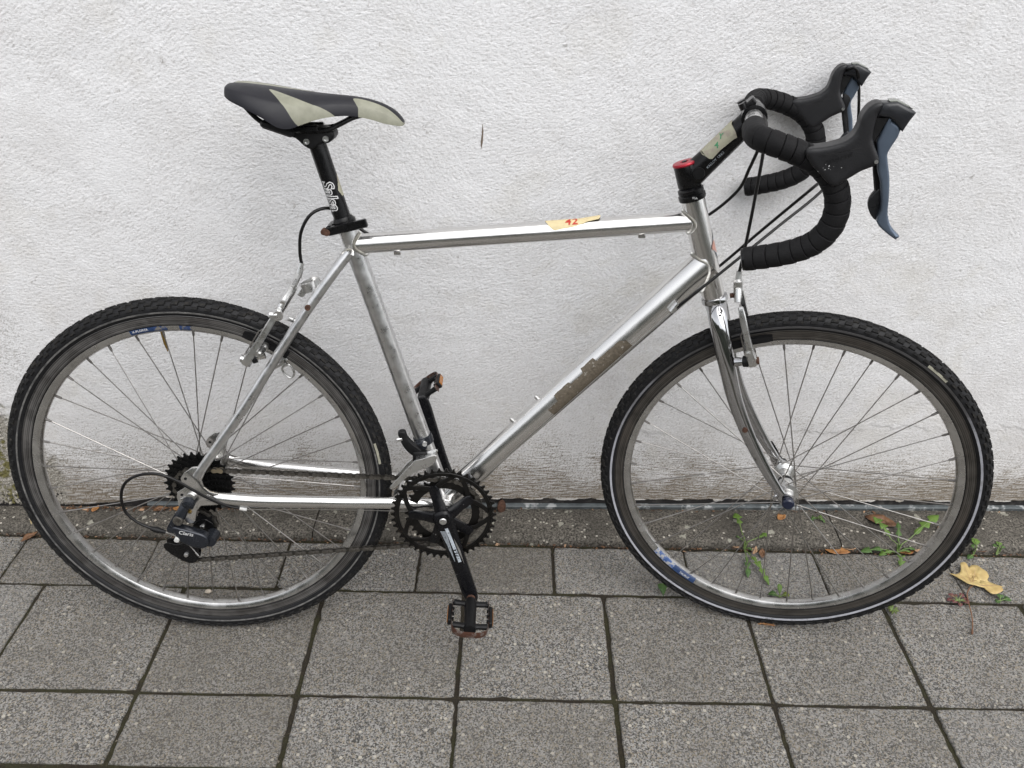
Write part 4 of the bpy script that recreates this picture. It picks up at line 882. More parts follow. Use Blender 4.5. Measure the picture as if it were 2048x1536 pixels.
# ---- wheels
def wheel(name, ctr, steer, stripe, rear):
    root = empty(name, bike)
    if steer: root.matrix_local = SM @ Matrix.Translation(Vector(Q(*ctr)))
    else: root.location = Q(*ctr)
    Y = (0, 1, 0); O3 = (0, 0, 0); N = 120
    # tyre carcass and rim: profiles are (radius, offset); offset positive is away from the viewer's side
    tp = []
    for i in range(22):
        a = R(-128) + R(256) * i / 21; tp.append((0.3272 + 0.0163 * math.cos(a), 0.0163 * math.sin(a)))
    MB().lathe(tp, O3, Y, N, closed=False).build('tyre', 'tyre', root, smooth=50) if False else None
    mb = MB(); mb.lathe(tp + [(0.3150, 0.0100), (0.3150, -0.0100)], O3, Y, N, closed=True); mb.build('tyre', 'tyre', root, smooth=50)
    # tread: alternating rows of small blocks
    mb = MB(); nt_ = 96
    rows = [(0.0, 0.0030, 0.0062, 0.0), (R(24), 0.0030, 0.0055, 0.5), (R(-24), 0.0030, 0.0055, 0.5), (R(48), 0.0034, 0.0066, 0.0), (R(-48), 0.0034, 0.0066, 0.0), (R(70), 0.0024, 0.0060, 0.5), (R(-70), 0.0024, 0.0060, 0.5)]
    for phi, hwid, hlen, ph in rows:
        for i in range(nt_):
            th = 2 * math.pi * (i + ph) / nt_; hgt = 0.0026 if abs(phi) > 0.6 else 0.0020
            er = Vector((math.cos(th), 0, math.sin(th))); et = Vector((-math.sin(th), 0, math.cos(th))); ey = Vector((0, 1, 0))
            nrm = er * math.cos(phi) + ey * math.sin(phi); side = ey * math.cos(phi) - er * math.sin(phi)
            c = er * 0.3272 + nrm * 0.0161; sk = 0.35 * (1 if phi >= 0 else -1) if phi else (0.5 if i % 2 else -0.5)
            b4 = []
            for (a_, b_) in ((-1, -1), (1, -1), (1, 1), (-1, 1)):
                b4.append((a_ * hlen, b_ * hwid))
            low_ = [c + et * (a_ + sk * b_) + side * b_ - nrm * 0.0006 for a_, b_ in b4]; top_ = [c + et * (a_ + sk * b_) * 0.82 + side * b_ * 0.8 + nrm * hgt for a_, b_ in b4]
            mb.add(low_ + top_, [(0, 1, 5, 4), (1, 2, 6, 5), (2, 3, 7, 6), (3, 0, 4, 7), (4, 5, 6, 7)])
    tag(mb.build('tread', 'tread', root, smooth=None), kind='stuff')
    # reflective line on both flanks (a thin raised ring)
    wst = R(14) if not rear else R(10)
    for sd_ in (-1, 1):
        a0 = sd_ * R(102); pr = []
        for q in (-0.5, -0.45, 0.45, 0.5):
            a = a0 + wst * q; h = 0.0163 + (0.0006 if abs(q) < 0.48 else -0.0003); pr.append((0.3272 + h * math.cos(a), h * math.sin(a)))
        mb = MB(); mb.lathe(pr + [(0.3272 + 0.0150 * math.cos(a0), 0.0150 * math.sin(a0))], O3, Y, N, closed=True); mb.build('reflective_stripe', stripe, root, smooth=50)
    # rim: brake tracks separate from the box
    mb = MB(); mb.lathe([(0.3165, -0.0112), (0.2995, -0.0115), (0.2930, -0.0104), (0.2880, -0.0072), (0.2862, -0.0030), (0.2862, 0.0030), (0.2880, 0.0072), (0.2930, 0.0104), (0.2995, 0.0115), (0.3165, 0.0112)], O3, Y, N, closed=True); rim = mb.build('rim', 'rim', root, smooth=32)
    for sd_ in (-1, 1):
        mb = MB(); mb.lathe([(0.3172, sd_ * 0.0105), (0.3172, sd_ * 0.0122), (0.3160, sd_ * 0.0126), (0.3148, sd_ * 0.0122), (0.3010, sd_ * 0.0122), (0.3000, sd_ * 0.0105)], O3, Y, N, closed=True); mb.build('brake_track', 'rim_track' if rear else 'rim_track_dark', root, smooth=25)
    for sd_ in (-1, 1):                                           # dark line where the machined track ends
        mb = MB(); mb.lathe([(0.2992, sd_ * 0.0108), (0.2992, sd_ * 0.0119), (0.3004, sd_ * 0.0125), (0.3004, sd_ * 0.0108)], O3, Y, N, closed=True); mb.build('track_edge', 'black_matte', root, smooth=25)
    # hub
    if rear:
        mb = MB(); mb.lathe([(0.0085, -0.064), (0.0085, -0.040), (0.0225, -0.0385), (0.0228, -0.0350), (0.0130, -0.030), (0.0130, 0.012), (0.0225, 0.0165), (0.0225, 0.020), (0.0165, 0.021), (0.0165, 0.058), (0.0085, 0.060), (0.0085, 0.064)][::-1], O3, (0, -1, 0), 32); mb.build('hub', 'silver', root)
        fl = {1: 18.2, -1: -36.7}
    else:
        mb = MB(); mb.lathe([(0.0075, -0.0525), (0.0095, -0.048), (0.0120, -0.044), (0.0130, -0.0385), (0.0208, -0.0365), (0.0210, -0.0335), (0.0135, -0.029), (0.0128, -0.012), (0.0140, -0.010), (0.0140, 0.010), (0.0128, 0.012), (0.0135, 0.029), (0.0210, 0.0335), (0.0208, 0.0365), (0.0130, 0.0385), (0.0120, 0.044), (0.0095, 0.048), (0.0075, 0.0525)], O3, Y, 32); mb.build('hub', 'silver', root)
        mb = MB(); mb.lathe([(0.0143, -0.004), (0.0146, -0.003), (0.0146, 0.003), (0.0143, 0.004)], O3, Y, 24); mb.build('hub_band', 'black', root)
        fl = {1: 35.0, -1: -35.0}
    ns = 9; fr = 0.0185; rr4 = 0.2875
    proto = {}
    for sd_ in (1, -1):
        for lead in (1, -1):
            base = 0 if sd_ > 0 else R(10)
            a_rim = base + (0 if lead > 0 else R(20)); a_hub = a_rim + lead * R(68) * 1.0
            p0 = Vector((fr * math.cos(a_hub), -(fl[sd_] + lead * 1.6) / 1000, fr * math.sin(a_hub))); p1 = Vector((rr4 * math.cos(a_rim), -sd_ * 0.0018, rr4 * math.sin(a_rim)))
            mb = MB(); mb.tube([p0, p1], 0.00105, 6); me_o = mb.build('spoke', 'spoke', root, smooth=60)
            dirv = (p0 - p1).normalized(); mb = MB(); mb.tube([p1 - dirv * 0.002, p1 + dirv * 0.0095, p1 + dirv * 0.0125], [0.0023, 0.0021, 0.0014], 8); nip = mb.build('nipple', 'nipple', root, smooth=40)
            for k in range(1, ns):
                for o in (me_o, nip):
                    c = o.copy(); col.objects.link(c); c.parent = root; c.rotation_euler = (0, -2 * math.pi * k / ns, 0)
            for o in (me_o, nip): pass
    return root
rear = wheel('rear_wheel', (0, 0, RW), False, 'stripe_r', True)
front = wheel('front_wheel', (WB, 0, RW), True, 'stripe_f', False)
rear.rotation_euler = (0, R(4.0), 0)
RIMP = ([0.2862, 0.2880, 0.2930, 0.2995, 0.3165], [3.0, 7.2, 10.4, 11.5, 11.2])
def arc_patch(name, root, th0, th1, r0, r1, mat, prof=RIMP, n=18, m_=8):
    """printed label lying on the rim or tyre flank: follows that profile a hair proud"""
    mb = MB(); vs = []; fs = []
    for i in range(n + 1):
        th = R(th0 + (th1 - th0) * i / n)
        for j in range(m_ + 1):
            r = r0 + (r1 - r0) * j / m_; vs.append((r * math.cos(th), -(np.interp(r, *prof) + 0.45) / 1000, r * math.sin(th)))
    k = m_ + 1
    for i in range(n):
        for j in range(m_): fs.append((i * k + j, (i + 1) * k + j, (i + 1) * k + j + 1, i * k + j + 1))
    mb.add(vs, fs); return mb.build(name, mat, root, smooth=40)
# rim stickers (angles measured from straight ahead, counter-clockwise as seen from the right)
arc_patch('rim_sticker', rear, 106 + 4, 98 + 4, 0.2990, 0.2900, 'blue_sticker'); navy = pbr('dull_navy_sticker', (0.025, 0.05, 0.13), 0.45, 0, 0.2, 60, tint=(0.16, 0.15, 0.14), tscale=95, tlo=0.48, thi=0.56)
arc_patch('rim_sticker', rear, 98 + 4, 93.5 + 4, 0.2990, 0.2900, navy); arc_patch('rim_sticker', rear, 89.5 + 4, 85.5 + 4, 0.2990, 0.2900, navy)
def on_rim(thc, rc, off, flip=1):
    return lambda x, y: ((rc + y * flip) * math.cos(R(thc) - x / rc * flip), -off / 1000 - y * 0.16 * flip, (rc + y * flip) * math.sin(R(thc) - x / rc * flip))
lettering('lettering', 'X-PLORER', 0.0056, on_rim(102.5 + 4, 0.2955, 11.5), 'white_print', rear, 0, 0.0001, 1.1)
arc_patch('rim_sticker', front, 221.5, 232, 0.2985, 0.2875, 'blue_light'); arc_patch('rim_sticker', front, 232, 242.5, 0.2990, 0.2875, 'blue_sticker')
lettering('lettering', 'TAURUS', 0.0060, on_rim(237.5, 0.2945, 11.4, -1), 'white_print', front, 0.2, 0.0001, 1.05)
# tyre labels and size marks
for root, a0, a1 in ((rear, 14, 6.5), (front, 57, 49.5)):
    tyr = [(0.3272 + 0.0163 * math.cos(R(q)), 16.3 * math.sin(R(q))) for q in range(125, 40, -3)]
    arc_patch('tyre_label', root, a0 + (4 if root is rear else 0), a1 + (4 if root is rear else 0), 0.3268, 0.3312, 'tyre_label', ([q[0] for q in tyr], [q[1] + 0.5 for q in tyr]))
lettering('lettering', '700 x 35C', 0.0042, on_rim(274, 0.3240, 16.85, -1), 'black_matte', front)
# valve
mb = MB(); e = lambda r, a: (r * math.cos(R(a)), 0, r * math.sin(R(a)))
mb.tube([e(0.288, 96.5 + 4), e(0.262, 96.5 + 4)], 0.0030, 10); mb.tube([e(0.262, 96.5 + 4), e(0.256, 96.5 + 4), e(0.2545, 96.5 + 4), e(0.249, 96.5 + 4)], [0.0024, 0.0020, 0.0012, 0.0012], 8); mb.build('valve', 'brass', rear)
# quick releases / axle nuts
mb = MB(); mb.lathe([(0.0001, 0.0), (0.0085, 0.0), (0.0105, -0.002), (0.0108, -0.010), (0.0085, -0.0125), (0.0001, -0.013)][::-1], (0, -0.0585, 0), (0, 1, 0), 6 * 4); mb.build('axle_nut', 'hubcap', front)
mb = MB(); mb.lathe([(0.0001, 0.0), (0.0115, 0.0), (0.0118, -0.003), (0.0001, -0.0032)][::-1], (0, -0.0552, 0), (0, 1, 0), 24); mb.build('axle_washer', 'silver', front)
mb = MB(); mb.tube([(0, 0.058, 0), (0, 0.070, 0)], [0.009, 0.009], 16); mb.tube([(-0.002, 0.068, 0.0), (-0.010, 0.072, 0.010), (-0.024, 0.072, 0.030), (-0.030, 0.070, 0.042)], [(0.006, 0.004), (0.006, 0.004), (0.007, 0.003), (0.005, 0.003)], 10); mb.build('quick_release', 'black', front)
mb = MB(); mb.lathe([(0.0001, 0.0), (0.008, 0.0), (0.0085, -0.006), (0.0001, -0.007)][::-1], Q(0, 70, 0), (0, 1, 0), 20); mb.build('axle_nut', 'silver', rear)

# ---- cassette, cranks, chainrings
def toothed(mb, c, r_root, r_tip, nt_, w, th, r_in, ph=0.0, tooth=0.5):
    """flat toothed ring in the (u, v) plane at lateral w (mm), thickness th"""
    out = []; inn = []
    for i in range(nt_):
        for f, r in ((-0.5, r_root), (-0.22 * tooth * 2, r_root + (r_tip - r_root) * 0.35), (-0.10, r_tip), (0.10, r_tip), (0.22 * tooth * 2, r_root + (r_tip - r_root) * 0.35)):
            a = 2 * math.pi * (i + f) / nt_ + ph; out.append((c[0] + r * math.cos(a), c[1] + r * math.sin(a))); inn.append((c[0] + r_in * math.cos(a), c[1] + r_in * math.sin(a)))
    n = len(out); vs = []; fs = []
    for ww in (w - th / 2, w + th / 2):
        vs += [Q(u, ww, v) for u, v in out] + [Q(u, ww, v) for u, v in inn]
    for i in range(n):
        j = (i + 1) % n
        fs += [(i, j, n + j, n + i), (2 * n + i, 3 * n + i, 3 * n + j, 2 * n + j), (i, 2 * n + i, 2 * n + j, j), (n + i, n + j, 3 * n + j, 3 * n + i)]
    mb.add(vs, fs)
cas = empty('cassette', bike)
teeth = [30, 26, 23, 21, 19, 17, 15, 13]
for k, t in enumerate(teeth):
    pr = 12.7 / (2 * math.sin(math.pi / t)); mb = MB(); toothed(mb, (0, RW), pr - 3.6, pr + 3.2, t, 24.5 + k * 4.2, 2.0, max(18, pr - 13 - k * 0.8), k * 0.1)
    mb.build('sprocket', 'cassette', cas, smooth=25)
    mb = MB(); mb.lathe([(0.0185, -0.0021), (0.0205, -0.0021), (0.0205, 0.0021), (0.0185, 0.0021)], Q(0, 24.5 + k * 4.2 - 2.1, RW), (0, 1, 0), 24, closed=True); mb.build('spacer', 'black_matte', cas)
    if pr > 34:                                                   # spider arms of the larger sprockets
        mb = MB()
        for j in range(5):
            a = j * 2 * math.pi / 5 + 0.35 * k; p = [(17 * math.cos(a - 0.25), 17 * math.sin(a - 0.25)), ((pr - 9) * math.cos(a + 0.05), (pr - 9) * math.sin(a + 0.05)), ((pr - 9) * math.cos(a + 0.35), (pr - 9) * math.sin(a + 0.35)), (17 * math.cos(a + 0.25), 17 * math.sin(a + 0.25))]
            mb.rings([[Q(u, 24.5 + k * 4.2 + o_, v + RW) for u, v in p] for o_ in (-0.9, 0.9)])
        mb.build('sprocket_arm', 'cassette', cas, smooth=None)
mb = MB(); mb.lathe([(0.0001, 0.002), (0.009, 0.002), (0.0165, 0.0), (0.0165, -0.003), (0.0001, -0.003)], Q(0, 58, RW), (0, -1, 0), 24); mb.build('lockring', 'black', cas)

crank = empty('crankset', bike)
BBu, BBv = 443, 297; BOLT = [107.5, 35.5, -36.5, -108.5, 179.5]
mb = MB(); pr46 = 12.7 / (2 * math.sin(math.pi / 46)); toothed(mb, (BBu, BBv), pr46 - 4.0, pr46 + 3.4, 46, 50, 3.0, 81.0); mb.build('outer_chainring', 'ring', crank, smooth=25)
mb = MB(); mb.lathe([(0.0880, -0.0012), (0.0886, -0.0006), (0.0886, 0.0008), (0.0880, 0.0012)], Q(BBu, 51.6, BBv), (0, 1, 0), 72, closed=True); mb.build('chainring_lip', 'ring', crank)
for b in BOLT:                                                    # forked webs between the bolt circle and the toothed ring
    a = R(b)
    for e_ in (1, -1):
        path = spline([(50, 0), (57, 5), (64, 12), (71, 20), (77, 26), (84, 30)], 4); hwid = np.interp(np.linspace(0, 1, len(path)), [0, 0.4, 0.8, 1], [6.0, 4.2, 4.2, 7.0]); mb = MB(); lft = []; rgt = []
        xy = [(BBu + r * math.cos(a + e_ * R(d)), BBv + r * math.sin(a + e_ * R(d))) for r, d in path]
        for i, (x, y) in enumerate(xy):
            q0, q1 = xy[max(i - 1, 0)], xy[min(i + 1, len(xy) - 1)]; tx, ty = q1[0] - q0[0], q1[1] - q0[1]; l = math.hypot(tx, ty); lft.append((x - ty / l * hwid[i], y + tx / l * hwid[i])); rgt.append((x + ty / l * hwid[i], y - tx / l * hwid[i]))
        pillow(mb, lft + rgt[::-1], 50 + 0.05 * e_, 1.55, 0.4, 1); mb.build('chainring_web', 'ring', crank, smooth=30)
mb = MB(); pr34 = 12.7 / (2 * math.sin(math.pi / 34)); toothed(mb, (BBu, BBv), pr34 - 4.0, pr34 + 3.2, 34, 42.5, 2.4, 51.0, 0.04); mb.build('inner_chainring', 'ring', crank, smooth=25)
for b in BOLT:
    a = R(b); c = (BBu + 55 * math.cos(a), BBv + 55 * math.sin(a))
    mb = MB(); mb.lathe([(0.0001, 0.002), (0.0020, 0.002), (0.0026, 0.0045), (0.0048, 0.0045), (0.0052, 0.002), (0.0052, -0.012), (0.0001, -0.012)], Q(c[0], 51, c[1]), (0, -1, 0), 16); mb.build('chainring_bolt', 'black', crank)
    mb = MB(); ca, sa = math.cos(a), math.sin(a)
    rings = []
    for r, hw, wc, hh in ((8, 12, 61, 7), (22, 10.5, 59, 6), (38, 9, 55, 4.2), (50, 9.5, 52.6, 3.2), (58, 9, 52.2, 2.8), (63.5, 6, 52.0, 2.2)):
        ring = []
        for x, y in ((-1, -0.6), (-0.8, -1), (0.8, -1), (1, -0.6), (1, 0.6), (0.75, 1), (-0.75, 1), (-1, 0.6)):
            ring.append(Q(BBu + r * ca - x * hw * sa, wc + y * hh, BBv + r * sa + x * hw * ca))
        rings.append(ring)
    mb.rings(rings); mb.build('spider_arm', 'black_crank', crank, smooth=40)
# crank arms
def crank_arm(s, ang, w0, w1):
    a = R(ang); ca, sa = math.cos(a), math.sin(a); mb = MB(); rings = []
    for r, hw, hh in ((-18, 9, 6), (-15, 14, 8.5), (-8, 17.5, 10), (0, 18.5, 10.5), (14, 17.5, 9.5), (40, 15.5, 8), (90, 14.2, 7), (130, 13.8, 6.8), (158, 13.8, 6.8), (172, 12.5, 6.6), (179, 9, 6), (181, 5, 4.5)):
        t = min(max(r / 165, 0), 1); wc = w0 + (w1 - w0) * t ** 1.3; ring = []
        for x, y in ((-1, -0.55), (-0.85, -1), (0.85, -1), (1, -0.55), (1, 0.45), (0.72, 1), (0.3, 1.06), (-0.3, 1.06), (-0.72, 1), (-1, 0.45)):
            ring.append(Q(BBu + r * ca - x * hw * sa, s * (wc + y * hh), BBv + r * sa + x * hw * ca))
        rings.append(ring)
    mb.rings(rings); return mb.build('crank_arm', 'black_crank', crank, smooth=40)
CR_A, CL_A = -72.6, 105.5
crank_arm(1, CR_A, 62, 82); crank_arm(-1, CL_A, 60, 82)
mb = MB(); mb.lathe([(0.0001, 0.0035), (0.0055, 0.0035), (0.0068, 0.0025), (0.0072, -0.001), (0.0001, -0.001)], Q(BBu, 72, BBv), (0, -1, 0), 20); mb.build('crank_bolt', 'silver', crank)
mb = MB(); mb.lathe([(0.0085, 0.0005), (0.0085, 0.0022), (0.0108, 0.0022), (0.0116, 0.0), (0.0085, -0.001)], Q(BBu, 72.4, BBv), (0, -1, 0), 24, closed=True); mb.build('dust_ring', 'black', crank)
mb = MB(); mb.lathe([(0.0001, 0), (0.017, 0.0), (0.0175, -0.005), (0.0200, -0.006), (0.0200, -0.012), (0.0001, -0.012)], Q(BBu, 46, BBv), (0, -1, 0), 28); mb.build('bearing_cup', 'silver', crank)
# printed stripes and letters on the arm
ca, sa = math.cos(R(CR_A)), math.sin(R(CR_A))
def armface(r, x):                                                # r along the arm, x across it (mm, + towards the front)
    t = min(max(r / 165, 0), 1); wc = 62 + 20 * t ** 1.3; hh = np.interp(r, [0, 14, 40, 90, 130], [10.5, 9.5, 8, 7, 6.8])
    return Q(BBu + r * ca - x * sa, wc + hh * 1.06 + 0.5, BBv + r * sa + x * ca)
mb = MB()
for i in range(27):
    r = 19 + i * 2.45; w_ = 9.6 * (1 - i / 30)
    mb.add([armface(r, -11.6 + i * 0.22), armface(r + 3.0, -11.6 + i * 0.22 + w_), armface(r + 4.3, -11.6 + i * 0.22 + w_), armface(r + 1.2, -11.6 + i * 0.22)], [(0, 1, 2, 3)])
mb.build('printed_stripes', 'grey_print', crank, smooth=None)
mb = MB()
n = 16; vs = [armface(16 + 74 * i / n, -2.0 + 0.10 * i * 1.6 + e_) for i in range(n + 1) for e_ in (0, 5.8)]
mb.add(vs, [(2 * i, 2 * i + 1, 2 * i + 3, 2 * i + 2) for i in range(n)]); mb.build('printed_band', 'grey_print', crank, smooth=None)
def fsa(x, y): q = armface(70 - x * 1000, 2.7 - y * 1000 * 1.0); return (q[0], q[1] - 0.0003, q[2])
lettering('lettering', 'FSA', 0.0075, fsa, 'black', crank, 0.2, 0.0003, 1.5)
mb = MB(); mb.add([armface(r, x) for r, x in ((40, 7.5), (52, 7.0), (70, 7.6), (84, 9.0), (96, 10.0), (80, 10.6), (66, 11.2), (52, 9.4))], [tuple(range(8))]); mb.v = [(a, b - 0.0002, c) for a, b, c in mb.v]; mb.build('bare_scuff', 'alu_worn', crank, smooth=None)

# pedals
def pedal(s, u, v, tilt, amber):
    root = empty('pedal', bike, Q(u, 0, v)); root.rotation_euler = (0, tilt, 0)
    def L(a, w, c): return Q(a, s * w, c)
    mb = MB(); mb.tube([L(0, 88, 0), L(0, 96, 0)], 0.0085, 14); mb.build('axle_flange', 'rust', root)
    mb = MB(); mb.tube([L(0, 95, 0), L(0, 108, 0), L(0, 150, 0), L(0, 176, 0)], [0.0095, 0.0115, 0.0105, 0.0110], 16); mb.build('pedal_body', 'black_matte', root)
    for w in (106, 166):
        for e_ in (1, -1):
            mb = MB(); mb.tube([L(0, w, 0), L(e_ * 16, w - 1, 1), L(e_ * 31, w - 2, 1)], [(0.0065, 0.0065), (0.005, 0.005), (0.0055, 0.006)], 10); mb.build('pedal_arm', 'black_matte', root)
    mb = MB(); path = spline([(-33, 98, 0), (-33, 120, 0), (-33, 160, 0), (-29, 178, 0), (-16, 186, 0), (0, 187, 0), (16, 186, 0), (29, 178, 0), (33, 160, 0), (33, 120, 0), (33, 98, 0)], 4)
    mb.tube([L(*p) for p in path], [(0.0065, 0.0009)] * len(path), 8, up=(0, 0, 1)); mb.build('cage', 'cage', root, smooth=60)
    for e_ in (1, -1):
        mb = MB()
        for w in (112, 126, 140, 154): mb.box(L(e_ * 31.5, w, 4.5), (0.004, 0.004, 0.006))
        mb.build('cage_teeth', 'black_matte', root, smooth=None)
        mb = MB(); mb.box(L(e_ * 37.0, 135, -1), (0.007, 0.046, 0.013), bev=0.0015); h_ = mb.build('reflector_housing', 'black_matte', root)
        mb = MB(); mb.box(L(e_ * 40.4, 135, -1), (0.0022, 0.038, 0.0095), bev=0.0008); mb.build('reflector', 'amber', root)
    return root
pedal(1, 443 + 168 * ca, 297 + 168 * sa, R(6), True)
pedal(-1, 443 + 168 * math.cos(R(CL_A)), 297 + 168 * math.sin(R(CL_A)), R(-38), True)

# ---- chain
def chain():
    root = empty('chain', bike)
    R1, C1 = pr34, (BBu, BBv); R2, C2 = 38.6, (0, RW); CU, CLo, RP = (4, 270), (-34, 208), 21.5
    pts = []
    # upper run: over the inner ring (clockwise from the bottom front to the top), back to the sprocket, round it, and through the pulleys
    for a in np.linspace(-88, 95, 60): pts.append((C1[0] + R1 * math.cos(R(a)), C1[1] + R1 * math.sin(R(a))))
    for a in np.linspace(96, 232, 40): pts.append((C2[0] + R2 * math.cos(R(a)), C2[1] + R2 * math.sin(R(a))))
    for a in np.linspace(60, -45, 24): pts.append((CU[0] + RP * math.cos(R(a)), CU[1] + RP * math.sin(R(a))))
    for a in np.linspace(135, 276, 30): pts.append((CLo[0] + RP * math.cos(R(a)), CLo[1] + RP * math.sin(R(a))))
    pts.append(pts[0])
    P = np.array(pts); seg = np.hypot(*np.diff(P, axis=0).T); L_ = np.concatenate([[0], np.cumsum(seg)]); tot = L_[-1]; n = int(round(tot / 12.7)); n += n % 2; step = tot / n
    joints = [(np.interp(i * step, L_, P[:, 0]), np.interp(i * step, L_, P[:, 1])) for i in range(n)]
    def plate(mb, w, wid, waist):
        o = []
        for sx in (0, 1):
            for a in np.linspace(90, 270, 7) if sx == 0 else np.linspace(-90, 90, 7): o.append((sx * step + wid * math.cos(R(a)), wid * math.sin(R(a))))
            o.append((step / 2, -waist if sx == 0 else waist))
        mb.rings([[Q(x, w + e_, y) for x, y in o] for e_ in (-0.5, 0.5)])
    outer = MB(); plate(outer, 3.3, 4.1, 2.5); plate(outer, -3.3, 4.1, 2.5)
    for x in (0, step): outer.cyl(Q(x, -4.2, 0), Q(x, 4.2, 0), 0.0018, 8)
    inner = MB(); plate(inner, 2.0, 4.0, 2.4); plate(inner, -2.0, 4.0, 2.4)
    for x in (0, step): inner.cyl(Q(x, -1.6, 0), Q(x, 1.6, 0), 0.0038, 10)
    mo = outer.build('chain_link', 'chain', root, smooth=30); mi = inner.build('chain_link', 'chain_dark', root, smooth=30)
    firsts = {0: mo, 1: mi}; used = set()
    gold = outer.build('chain_link', 'chain_link', root, smooth=30); gp = None
    for i in range(n):
        a, b = joints[i], joints[(i + 1) % n]; k = i % 2
        o = firsts[k] if k not in used else firsts[k].copy()
        if k in used: col.objects.link(o)
        used.add(k); o.parent = root
        # chain line runs from the inner ring (w 42) to the sprocket (w 41)
        o.location = Q(a[0], 42.0 - 0.6 * (1 - max(0, min(1, a[0] / 443))), a[1]); o.rotation_euler = (0, -math.atan2(b[1] - a[1], b[0] - a[0]), 0)
        if k == 0 and gp is None and a[1] > 370 and 20 < a[0] < 60: gp = o
    if gp: gold.location = gp.location; gold.rotation_euler = gp.rotation_euler; bpy.data.objects.remove(gp)
    return root
chain()

# ---- rear derailleur
rd = empty('rear_derailleur', bike)
mb = MB(); pillow(mb, spline([(-24, 336), (-18, 305), (-14, 292), (-2, 292), (4, 306), (8, 330), (-4, 345)], 3, True), 71, 3, 1.2, 2); mb.build('hanger', 'alu', rd)
mb = MB(); mb.tube([Q(-3, 73, 337), Q(-3, 84, 334)], [0.0115, 0.0105], 20); mb.tube([Q(-3, 84, 334), Q(-3, 87, 333)], [0.0105, 0.006], 20); mb.build('mounting_bolt', 'mech', rd)
mb = MB(); mb.cyl(Q(-2, 79, 321), Q(-2, 83, 319), 0.003, 10); mb.build('adjuster_screw', 'brass', rd)
mb = MB(); mb.tube([Q(-8, 76, 334), Q(-14, 82, 322), Q(-19, 84, 311)], [(0.0095, 0.009), (0.0092, 0.009), (0.0090, 0.0088)], 18); mb.build('upper_knuckle', 'mech', rd)
mb = MB(); mb.lathe([(0.0001, 0.0015), (0.003, 0.0015), (0.0035, 0.003), (0.0075, 0.003), (0.0088, 0.001), (0.0088, -0.004), (0.0001, -0.004)], Q(-21, 92, 308), (0, -1, 0.1), 20); mb.build('pivot_bolt', 'chain', rd)
mb = MB(); pillow(mb, spline([(-24, 322), (-33, 310), (-42, 296), (-46, 287), (-44, 280), (-34, 277), (-26, 275), (-24, 282), (-32, 286), (-33, 292), (-24, 300), (-16, 316)], 3, True), 82, 6, 2.5, 3); mb.build('outer_link', 'mech', rd, smooth=60)
mb = MB(); pillow(mb, spline([(-38, 287), (-32, 293), (-14, 287), (4, 281), (18, 275), (24, 266), (23, 253), (14, 246), (0, 247), (-15, 253), (-27, 262), (-33, 274)], 3, True), 80, 9, 4.5, 4); body = mb.build('parallelogram', 'mech', rd, smooth=60)
lettering('lettering', 'Claris', 0.0105, lambda x, y: (Q(-13 + x * 1000, 89.3, 279.5 - x * 1000 * 0.22 + y * 1000)), 'white_print', body, 0.35, 0.0001, 1.02)
mb = MB(); mb.cyl(Q(24, 58, 258), Q(24, 82, 257), 0.0125, 20, 0.011); mb.build('lower_knuckle', 'mech', rd)
def jockey(u, v, r):
    mb = MB(); toothed(mb, (u, v), r - 4.0, r + 1.5, 11, 42, 4, 5.5, 0.2); mb.build('jockey_wheel', 'black_matte', rd, smooth=25)
    mb = MB(); mb.lathe([(0.0001, 0.003), (0.0032, 0.003), (0.0045, 0.001), (0.0045, -0.02), (0.0001, -0.02)], Q(u, 54, v), (0, -1, 0), 14); mb.build('jockey_bolt', 'silver', rd)
jockey(4, 270, 21.5); jockey(-34, 208, 21.5)
cage = spline([(16, 280), (8, 284), (-6, 280), (-16, 268), (-22, 254), (-30, 240), (-46, 228), (-66, 232), (-74, 226), (-70, 214), (-52, 198), (-36, 188), (-22, 188), (-14, 200), (-12, 216), (0, 236), (14, 252), (24, 270)], 3, True)
for w in (50, 35): mb = MB(); pillow(mb, cage, w, 1.1, 0.4, 1); mb.build('cage_plate', 'black', rd, smooth=40)
mb = MB(); mb.tube([Q(-72, 90, 291.5), Q(-64, 89, 288), Q(-58, 88, 285)], [0.0035, 0.0055, 0.0055], 12); mb.tube([Q(-58, 88, 285), Q(-48, 87, 281)], [0.0045, 0.0035], 12); mb.build('barrel_adjuster', 'black_matte', rd)
mb = MB(); mb.tube(spline([Q(-50, 87, 282), Q(-36, 86, 274), Q(-22, 86, 264), Q(-10, 86, 250), Q(0, 88, 236)], 5), 0.0008, 6); mb.tube([Q(-1.5, 88, 238), Q(3, 88.5, 231)], 0.0013, 8); mb.build('cable_tail', 'wire', rd)
mb = MB(); mb.cyl(Q(-30, 82, 268), Q(-30, 92, 266), 0.0045, 10); mb.build('cable_anchor', 'white_ferrule', rd)
mb = MB(); mb.tube([Q(*p) for p in spline([(84, 64, 316), (60, 70, 326), (30, 80, 350), (8, 87, 372), (-18, 91, 394), (-46, 92, 404), (-76, 92, 400), (-100, 91, 384), (-112, 90, 356), (-110, 90, 326), (-93, 90, 304), (-70, 90, 291)], 6)], 0.0026, 10); mb.build('cable_housing', 'cable', rd, smooth=60)
mb = MB(); mb.tube([Q(80, 64, 317), Q(92, 63, 314)], 0.0036, 12); mb.build('housing_ferrule', 'white_ferrule', rd)
mb = MB(); mb.tube([Q(92, 63, 313.5), Q(250, 50, 306), Q(420, 20, 282)], 0.0007, 6); mb.build('gear_wire', 'wire', rd)

